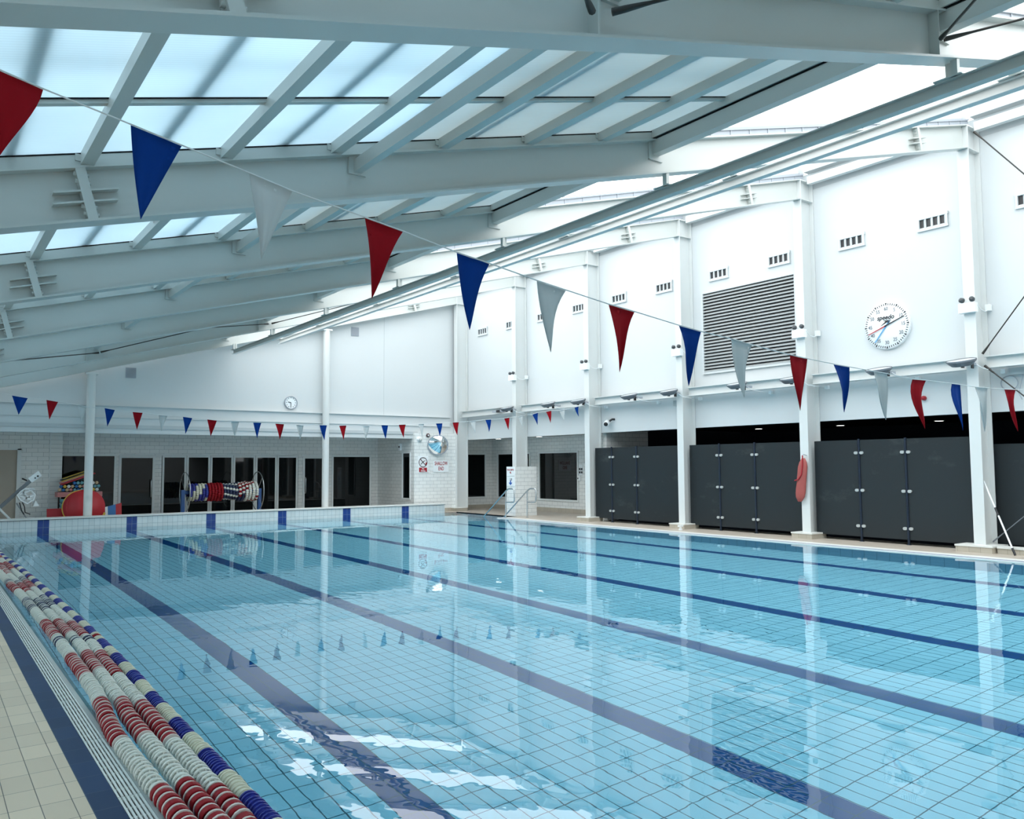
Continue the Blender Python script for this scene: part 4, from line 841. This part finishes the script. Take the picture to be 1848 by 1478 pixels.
ROPES = [
  ('left lane rope of red and white floats nearest the grating', [(1.04, 3.0), (1.035, 4.22), (1.025, 4.6), (1.02, 5.36), (1.04, 5.87), (1.07, 6.2), (1.095, 6.7), (1.11, 7.5), (1.125, 8.6), (1.13, 10), (1.13, 12), (1.1, 13.6), (1.09, 15), (1.09, 24)],
   [(4.41, 5.29, 'W'), (5.29, 6.29, 'R'), (6.29, 7.05, 'W'), (7.05, 7.95, 'R'), (7.95, 8.62, 'W'), (8.62, 8.78, 'N'), (8.78, 8.94, 'W'), (8.94, 9.82, 'R'), (9.82, 10.7, 'W'), (10.7, 11.62, 'N'), (11.62, 12.54, 'W'), (12.54, 13.37, 'R'), (13.37, 13.75, 'N'), (13.75, 15.1, 'W'), (15.1, 16.0, 'R')]),
  ('second lane rope from the grating, red and white floats', [(1.16, 3.0), (1.155, 4.1), (1.15, 5.0), (1.16, 5.7), (1.19, 6.3), (1.215, 7.2), (1.25, 8.5), (1.24, 9.8), (1.235, 11), (1.22, 12), (1.205, 13), (1.18, 14), (1.17, 15.3), (1.17, 24)],
   [(4.39, 5.29, 'W'), (5.29, 6.22, 'R'), (6.22, 7.2, 'W'), (7.2, 8.0, 'R'), (8.0, 8.55, 'W'), (8.55, 8.7, 'N'), (8.7, 8.93, 'W'), (8.93, 9.82, 'R'), (9.82, 10.6, 'W'), (10.6, 11.5, 'N'), (11.5, 12.3, 'W'), (12.3, 13.2, 'R'), (13.2, 13.5, 'N'), (13.5, 14.43, 'W'), (14.43, 15.06, 'R')]),
  ('third lane rope from the grating, beside the blue and white one', [(1.25, 3.0), (1.255, 4.0), (1.26, 5.0), (1.28, 5.8), (1.29, 6.4), (1.31, 7.3), (1.345, 8.5), (1.335, 9.6), (1.325, 10.7), (1.31, 11.6), (1.305, 12.7), (1.29, 14), (1.275, 15), (1.25, 16.6), (1.25, 24)],
   [(4.22, 5.13, 'W'), (5.13, 6.03, 'R'), (6.03, 6.95, 'W'), (6.95, 7.85, 'R'), (7.85, 8.4, 'W'), (8.4, 8.6, 'N'), (8.6, 8.75, 'W'), (8.75, 9.63, 'R'), (9.63, 10.8, 'W'), (10.8, 11.75, 'N'), (11.75, 12.6, 'W'), (12.6, 13.5, 'R'), (13.5, 13.9, 'N'), (13.9, 15.1, 'W'), (15.1, 16.2, 'R'), (16.2, 17, 'W')]),
  ('outermost lane rope of blue and white floats on the water', [(1.345, 3.0), (1.35, 4.1), (1.36, 5.0), (1.375, 6.0), (1.405, 7.0), (1.42, 8.4), (1.425, 9.5), (1.42, 11), (1.41, 12), (1.40, 13.5), (1.385, 15), (1.35, 16.2), (1.31, 17.5), (1.31, 24)], None)]
for ri, (lab, path, segs) in enumerate(ROPES):
    fx_ = smooth_path(path); zc = 0.022
    t = thing('lane_rope', (fx_(4.0), 4.0, zc), lab, 'lane rope', 'lane ropes floating along the poolside')
    MB().tube([(fx_(-1.9 + 0.26 * k), -1.9 + 0.26 * k, zc) for k in range(100)], 0.011, 'f_white', 6).build('cable', t)
    pitch = 0.0385 if segs is None else 0.060
    rest = MB(); y = -1.85; parts = 0; i = 0
    while y < 24.0:
        if segs is None:
            ph = ((y - 4.05) / 0.725) % 1.0
            key = 'f_cream' if ph < 0.5 else 'f_blue'
            if abs(y - 8.63) < 0.05 or abs(y - 13.9) < 0.04: key = 'f_red'
            me = RIB[key]
        else:
            key = None
            for a, b, c in segs:
                if a <= y < b: key = c
            if key is None: key = 'RW'[int(((y - 4.4) / 0.9)) % 2] if y > 10 else ('R' if y > 3.5 else 'RW'[int((y - 3.5) / 0.9) % 2])
            key = {'W': 'f_white', 'R': 'f_red' if i % 2 else 'f_pink', 'N': 'f_navy' if i % 2 else 'f_white'}[key]
            me = OPEN[key]
        dx = (fx_(y + 0.05) - fx_(y - 0.05)) / 0.1
        jx, jz = random.uniform(-0.003, 0.003), random.uniform(-0.003, 0.004)
        if y >= 3.86 and parts < 100:
            ob = bpy.data.objects.new('float_disc', me); COL.objects.link(ob); ob.parent = t
            ob.location = (fx_(y) - fx_(4.0) + jx, y - 4.0, jz)
            ob.rotation_euler = (random.uniform(-0.06, 0.06), random.uniform(0, 0.7), -math.atan(dx) + random.uniform(-0.05, 0.05))
            parts += 1
        else:
            c, mt = Vector((fx_(y) + jx, y, zc + jz)), M[key]
            if segs is None: rest.lathe(c, Y, [(0.042, -0.018), (0.042, -0.004), (0.051, -0.003), (0.052, 0.004), (0.042, 0.018)], mt, 14, False)
            else:
                hw = {'f_red': 0.024, 'f_navy': 0.018, 'f_pink': 0.0075}.get(key, 0.0095); rest.lathe(c, Y, [(0.044, -hw), (0.0515, -hw), (0.0515, hw), (0.044, hw)], mt, 14, False, True)
                rest.lathe(c, Y, [(0.041, -0.02), (0.041, 0.018), (0.032, 0.026), (0.012, 0.028)], mt, 10)
        y += pitch * ({'f_red': 0.70, 'f_pink': 0.70, 'f_navy': 0.8, 'f_white': 0.92}.get(key, 1.0) if segs else 1.0); i += 1
    rest.build('float_discs', t, 'remaining floats along the rope', kind='stuff')

# ------------------------------------------------------------------ equipment behind the end wall
# lane rope reel
RX0, RX1, RY, RZ = 6.70, 8.96, 26.4, 0.86
t = thing('rope_reel', (7.9, RY, 0.02), 'lane rope storage reel with two tall rim wheels', 'reel')
for x in (RX0, RX1):
    w = MB().tube([(x, RY + 0.62 * math.cos(a), RZ + 0.62 * math.sin(a)) for a in [2 * math.pi * k / 36 for k in range(36)]], 0.014, 'stainless', 8, closed=True).build('rim_wheel', t)
    mb = MB()
    for k in range(4):
        a = math.pi / 4 + math.pi / 2 * k; mb.cyl((x, RY, RZ), (x, RY + 0.61 * math.cos(a), RZ + 0.61 * math.sin(a)), 0.008, 'stainless', 6)
    mb.build('spokes', w)
    s = -1 if x == RX0 else 1
    MB().box(x + s * 0.06 - 0.05, x + s * 0.06 + 0.05, RY - 0.06, RY + 0.06, 0.02, RZ + 0.08, 'bluemetal').box(x + s * 0.06 - 0.05, x + s * 0.06 + 0.05, RY - 0.4, RY + 0.4, 0.06, 0.14, 'bluemetal').build('stand', t, 'blue stand')
    mb = MB()
    for yy in (-0.36, 0.36): mb.lathe((x + s * 0.06 - 0.02, RY + yy, 0.07), X, [(0.05, 0), (0.05, 0.04)], 'black', 12)
    mb.build('caster', t)
MB().cyl((RX0 - 0.05, RY, RZ), (RX1 + 0.05, RY, RZ), 0.06, 'bluemetal', 14).build('axle', t)
MB().box(RX0, RX1, RY - 0.03, RY + 0.03, 0.08, 0.13, 'alu').build('lower_bar', t)
def coil(nm, x0, x1, nturn, rad, colf, lab, br=0.05):
    t2 = thing('wound_lane_rope', ((x0 + x1) / 2, RY, RZ - rad - br), lab, 'lane rope', 'lane ropes wound on the reel')
    for k in range(nturn):
        mb = MB(); x = x0 + (x1 - x0) * (k + 0.5) / nturn; n = int(2 * math.pi * rad / (br * 1.25)); r = rad + random.uniform(-0.01, 0.015)
        for q in range(n):
            a = 2 * math.pi * (q + 0.3 * k) / n
            mb.ball((x, RY + r * math.cos(a), RZ + r * math.sin(a)), br, colf(k, q, n), 8, (1.0, 1.0, 1.0))
        mb.build('float_coil', t2)
coil('a', 6.78, 7.35, 6, 0.235, lambda k, q, n: 'f_blue' if ((q + 3 * k) // 7) % 2 else 'f_cream', 'blue and cream lane rope wound at the left of the reel')
coil('b', 7.35, 7.81, 5, 0.245, lambda k, q, n: 'f_red', 'plain red lane rope wound on the reel')
coil('c', 7.81, 8.27, 5, 0.225, lambda k, q, n: 'f_navy' if q % 3 else 'f_white', 'navy and white lane rope wound right of the red one')
coil('d', 8.27, 8.92, 6, 0.265, lambda k, q, n: ('f_red' if (q + k) % 2 else 'f_white') if ((q + 2 * k) // 8) % 2 else ('f_white' if k > 1 else 'f_navy'), 'red and white lane rope wound at the right of the reel')

# foam mats and floats
def round_mat(cx, cyy, cz, r, th, mt, edge, lab):
    mb = MB(); d = Vector((0.0, -1, 0.12)).normalized()
    t = thing('round_mat', (cx, cyy, cz - r), lab, 'foam mat', 'round foam mats')
    MB().lathe((cx, cyy, cz), d, [(r - 0.02, 0.0), (r, 0.01), (r, th - 0.01), (r - 0.02, th)], edge, 40).build('foam_edge', t, 'yellow edge' if edge == 'yellow' else None)
    MB().lathe((cx, cyy, cz), d, [(r - 0.025, th - 0.004), (r - 0.025, th + 0.004), (0.0, th + 0.004)], mt, 40).build('foam_face', t)
round_mat(3.79, 25.96, 0.52, 0.5, 0.05, 'red', 'yellow', 'yellow-edged round foam mat leaning at the back of the pair')
round_mat(3.87, 25.80, 0.53, 0.5, 0.045, 'red', 'red', 'front round red foam mat leaning beside the round column')
def slab(name, x0, x1, y, z1, cols, lab, grp=None, lean=0.12, skew=0.0):
    t = thing(name, ((x0 + x1) / 2, y, 0.02), lab, 'foam mat', grp); n = len(cols); tot = sum(c[1] for c in cols); a = x0
    for mt, w in cols:
        b = a + (x1 - x0) * w / tot
        mb = MB(); za, zb = z1 + skew * (a - x0), z1 + skew * (b - x0)
        mb.add([(a, y, 0.02), (b, y, 0.02), (b, y + 0.06, 0.02), (a, y + 0.06, 0.02), (a, y + lean, za), (b, y + lean, zb), (b, y + 0.06 + lean, zb), (a, y + 0.06 + lean, za)], [(0, 3, 2, 1), (4, 5, 6, 7), (0, 1, 5, 4), (1, 2, 6, 5), (2, 3, 7, 6), (3, 0, 4, 7)], mt)
        mb.build('foam_stripe' if n > 1 else 'foam_slab', t); a = b
slab('foam_mat', 2.96, 3.62, 26.05, 0.5, [('red', 1)], 'plain red rectangular foam mat left of the round mats')
slab('foam_mat', 4.30, 4.86, 26.0, 0.47, [('red', 0.9), ('white', 0.5), ('blue', 1.5), ('red', 1.1)], 'red, white and blue striped foam mat leaning beside the glass door', skew=0.25)
mb = MB(); mb.prism([(0.0, 0.0), (0.09, 0.0), (0.16, 0.34), (0.12, 0.36), (0.02, 0.12)], (4.2, 25.62, 0.02), X, Z, (0, 0.04, 0), 'yellow').build('foam_noodle_end', None, 'small yellow foam piece in front of the round red mat', 'foam piece')
# trolley of floats
t = thing('float_trolley', (3.85, 27.1, 0.02), 'pink trolley tray loaded with floats behind the round mats', 'trolley')
MB().box(3.28, 4.45, 26.75, 27.45, 0.80, 0.94, 'pinkp').box(3.31, 4.42, 26.78, 27.42, 0.94, 0.95, 'black').build('tray', t)
for a in (3.32, 4.38):
    for b in (26.8, 27.4): MB().box(a - 0.02, a + 0.02, b - 0.02, b + 0.02, 0.06, 0.8, 'black').lathe((a - 0.015, b, 0.06), X, [(0.04, 0), (0.04, 0.03)], 'black', 10).build('leg', t)
MB().box(3.3, 4.43, 26.77, 27.43, 0.30, 0.34, 'black').build('shelf', t)
cyc = ['peach', 'teal', 'blue', 'teal', 'peach', 'blue', 'pinkp', 'yellow', 'teal', 'white', 'blue']
for k, (z, x0, n, lab) in enumerate(((1.0, 3.34, 11, 'lowest row of coloured ball floats on the pink tray'), (1.10, 3.38, 11, 'middle row of coloured ball floats on the pink tray'), (1.20, 3.72, 7, 'short top row of coloured ball floats on the pink tray'))):
    t = thing('ball_float_string', (x0, 26.86, z - 0.06), lab, 'float string', 'strings of ball floats')
    for q in range(n): MB().ball((x0 + 0.098 * q, 26.86, z), 0.049, cyc[(q * 2 + k * 5) % len(cyc)], 12).build('ball', t)
for k in range(3):
    z = 0.42 + 0.13 * k
    mb = MB(); mb.lathe((3.5, 26.85, z - 0.06), Z, [(0.13, 0), (0.16, 0.03), (0.16, 0.09), (0.13, 0.12)], 'teal', 20).build('swim_disc', None, ('bottom', 'middle', 'top')[k] + ' teal swim disc in the small stack under the pink tray', 'swim disc', 'teal swim discs')
for k, (mt, dx, dz, lab) in enumerate((('red', 0.0, 0.0, 'lowest sloping red kickboard on the float stack'), ('pinkp', -0.02, 0.045, 'faded pink kickboard second from the bottom of the sloping pile'), ('yellow', 0.03, 0.09, 'yellow kickboard in the middle of the sloping pile'), ('black', 0.0, 0.13, 'black kickboard between the two yellow ones'), ('yellow', 0.05, 0.165, 'topmost yellow kickboard of the sloping pile'))):
    a0 = Vector((3.38 + dx, 26.95, 1.14 + dz)); d = Vector((0.93, 0, 0.34))
    mb = MB().beam(a0, a0 + d * (0.95 - 0.06 * k), Y, Vector((-0.34, 0, 0.93)), [(-0.14, 0.14, 0.0, 0.035)], mt); mb.build('kickboard', None, lab, 'kickboard', 'kickboards piled at a slant')

# pool hoist at the left
t = thing('pool_hoist', (2.1, 25.7, 0.02), 'white seat pool hoist with slanted grey mast at the left edge', 'pool hoist')
hy = 25.75
MB().beam((1.35, hy, 0.12), (2.60, hy, 1.40), (0, 1, 0), (-0.71, 0, 0.70), [(-0.05, 0.05, -0.045, 0.045)], 'darkgrey').build('mast', t)
MB().beam((2.48, hy, 1.30), (2.72, hy, 1.50), (0, 1, 0), (-0.64, 0, 0.77), [(-0.08, 0.08, -0.07, 0.08)], 'white').cyl((2.66, hy - 0.09, 1.42), (2.66, hy - 0.1, 1.42), 0.025, 'black', 10).cyl((2.60, hy - 0.09, 1.37), (2.60, hy - 0.1, 1.37), 0.02, 'black', 10).build('control_head', t)
MB().cyl((2.3, hy, 1.36), (2.42, hy, 1.30), 0.022, 'black', 8).build('grip', t)
mb = MB()   # seat shell: rim frames, back sheet and webbing
rim = [(2.18, 0.92), (2.27, 1.02), (2.36, 1.09), (2.50, 1.04), (2.60, 0.92), (2.56, 0.77), (2.42, 0.68), (2.26, 0.78)]
for yy in (hy - 0.24, hy + 0.18):
    mb.tube([(a, yy, b) for a, b in rim], 0.02, 'white', 8, closed=True)
    for a, b in ((0, 3), (7, 4), (6, 2), (5, 1), (0, 5)): mb.beam((rim[a][0], yy, rim[a][1]), (rim[b][0], yy, rim[b][1]), Y, Z, [(-0.005, 0.005, -0.02, 0.02)], 'white')
for q in (6, 7, 0, 1): mb.beam((rim[q][0], hy, rim[q][1]), (rim[(q + 1) % 8][0], hy, rim[(q + 1) % 8][1]), Y, (0.7, 0, 0.7), [(-0.24, 0.18, -0.006, 0.006)], 'white')
mb.tube([(2.36, hy - 0.26, 1.07), (2.48, hy - 0.27, 1.09), (2.58, hy - 0.27, 1.06)], 0.018, 'white', 8)
mb.prism([(0, 0), (0.15, 0.0), (0.05, 0.16)], (2.56, hy - 0.24, 0.61), X, Z, (0, 0.4, 0), 'white').build('seat', t)
MB().tube([(2.28, hy - 0.2, 0.8), (2.36, hy - 0.22, 0.6), (2.38, hy - 0.22, 0.45), (2.5, hy - 0.22, 0.40)], 0.014, 'black', 6).tube([(2.24, hy - 0.2, 0.72), (2.30, hy - 0.2, 0.5), (2.36, hy - 0.2, 0.40)], 0.014, 'black', 6).build('footrest', t)
MB().cyl((1.75, hy - 0.1, 0.62), (2.2, hy - 0.1, 0.1), 0.03, 'alu', 8).cyl((2.2, hy + 0.1, 0.7), (2.55, hy + 0.1, 0.1), 0.018, 'grey', 8).box(1.2, 2.6, hy - 0.3, hy + 0.25, 0.02, 0.1, 'alu').build('base', t)
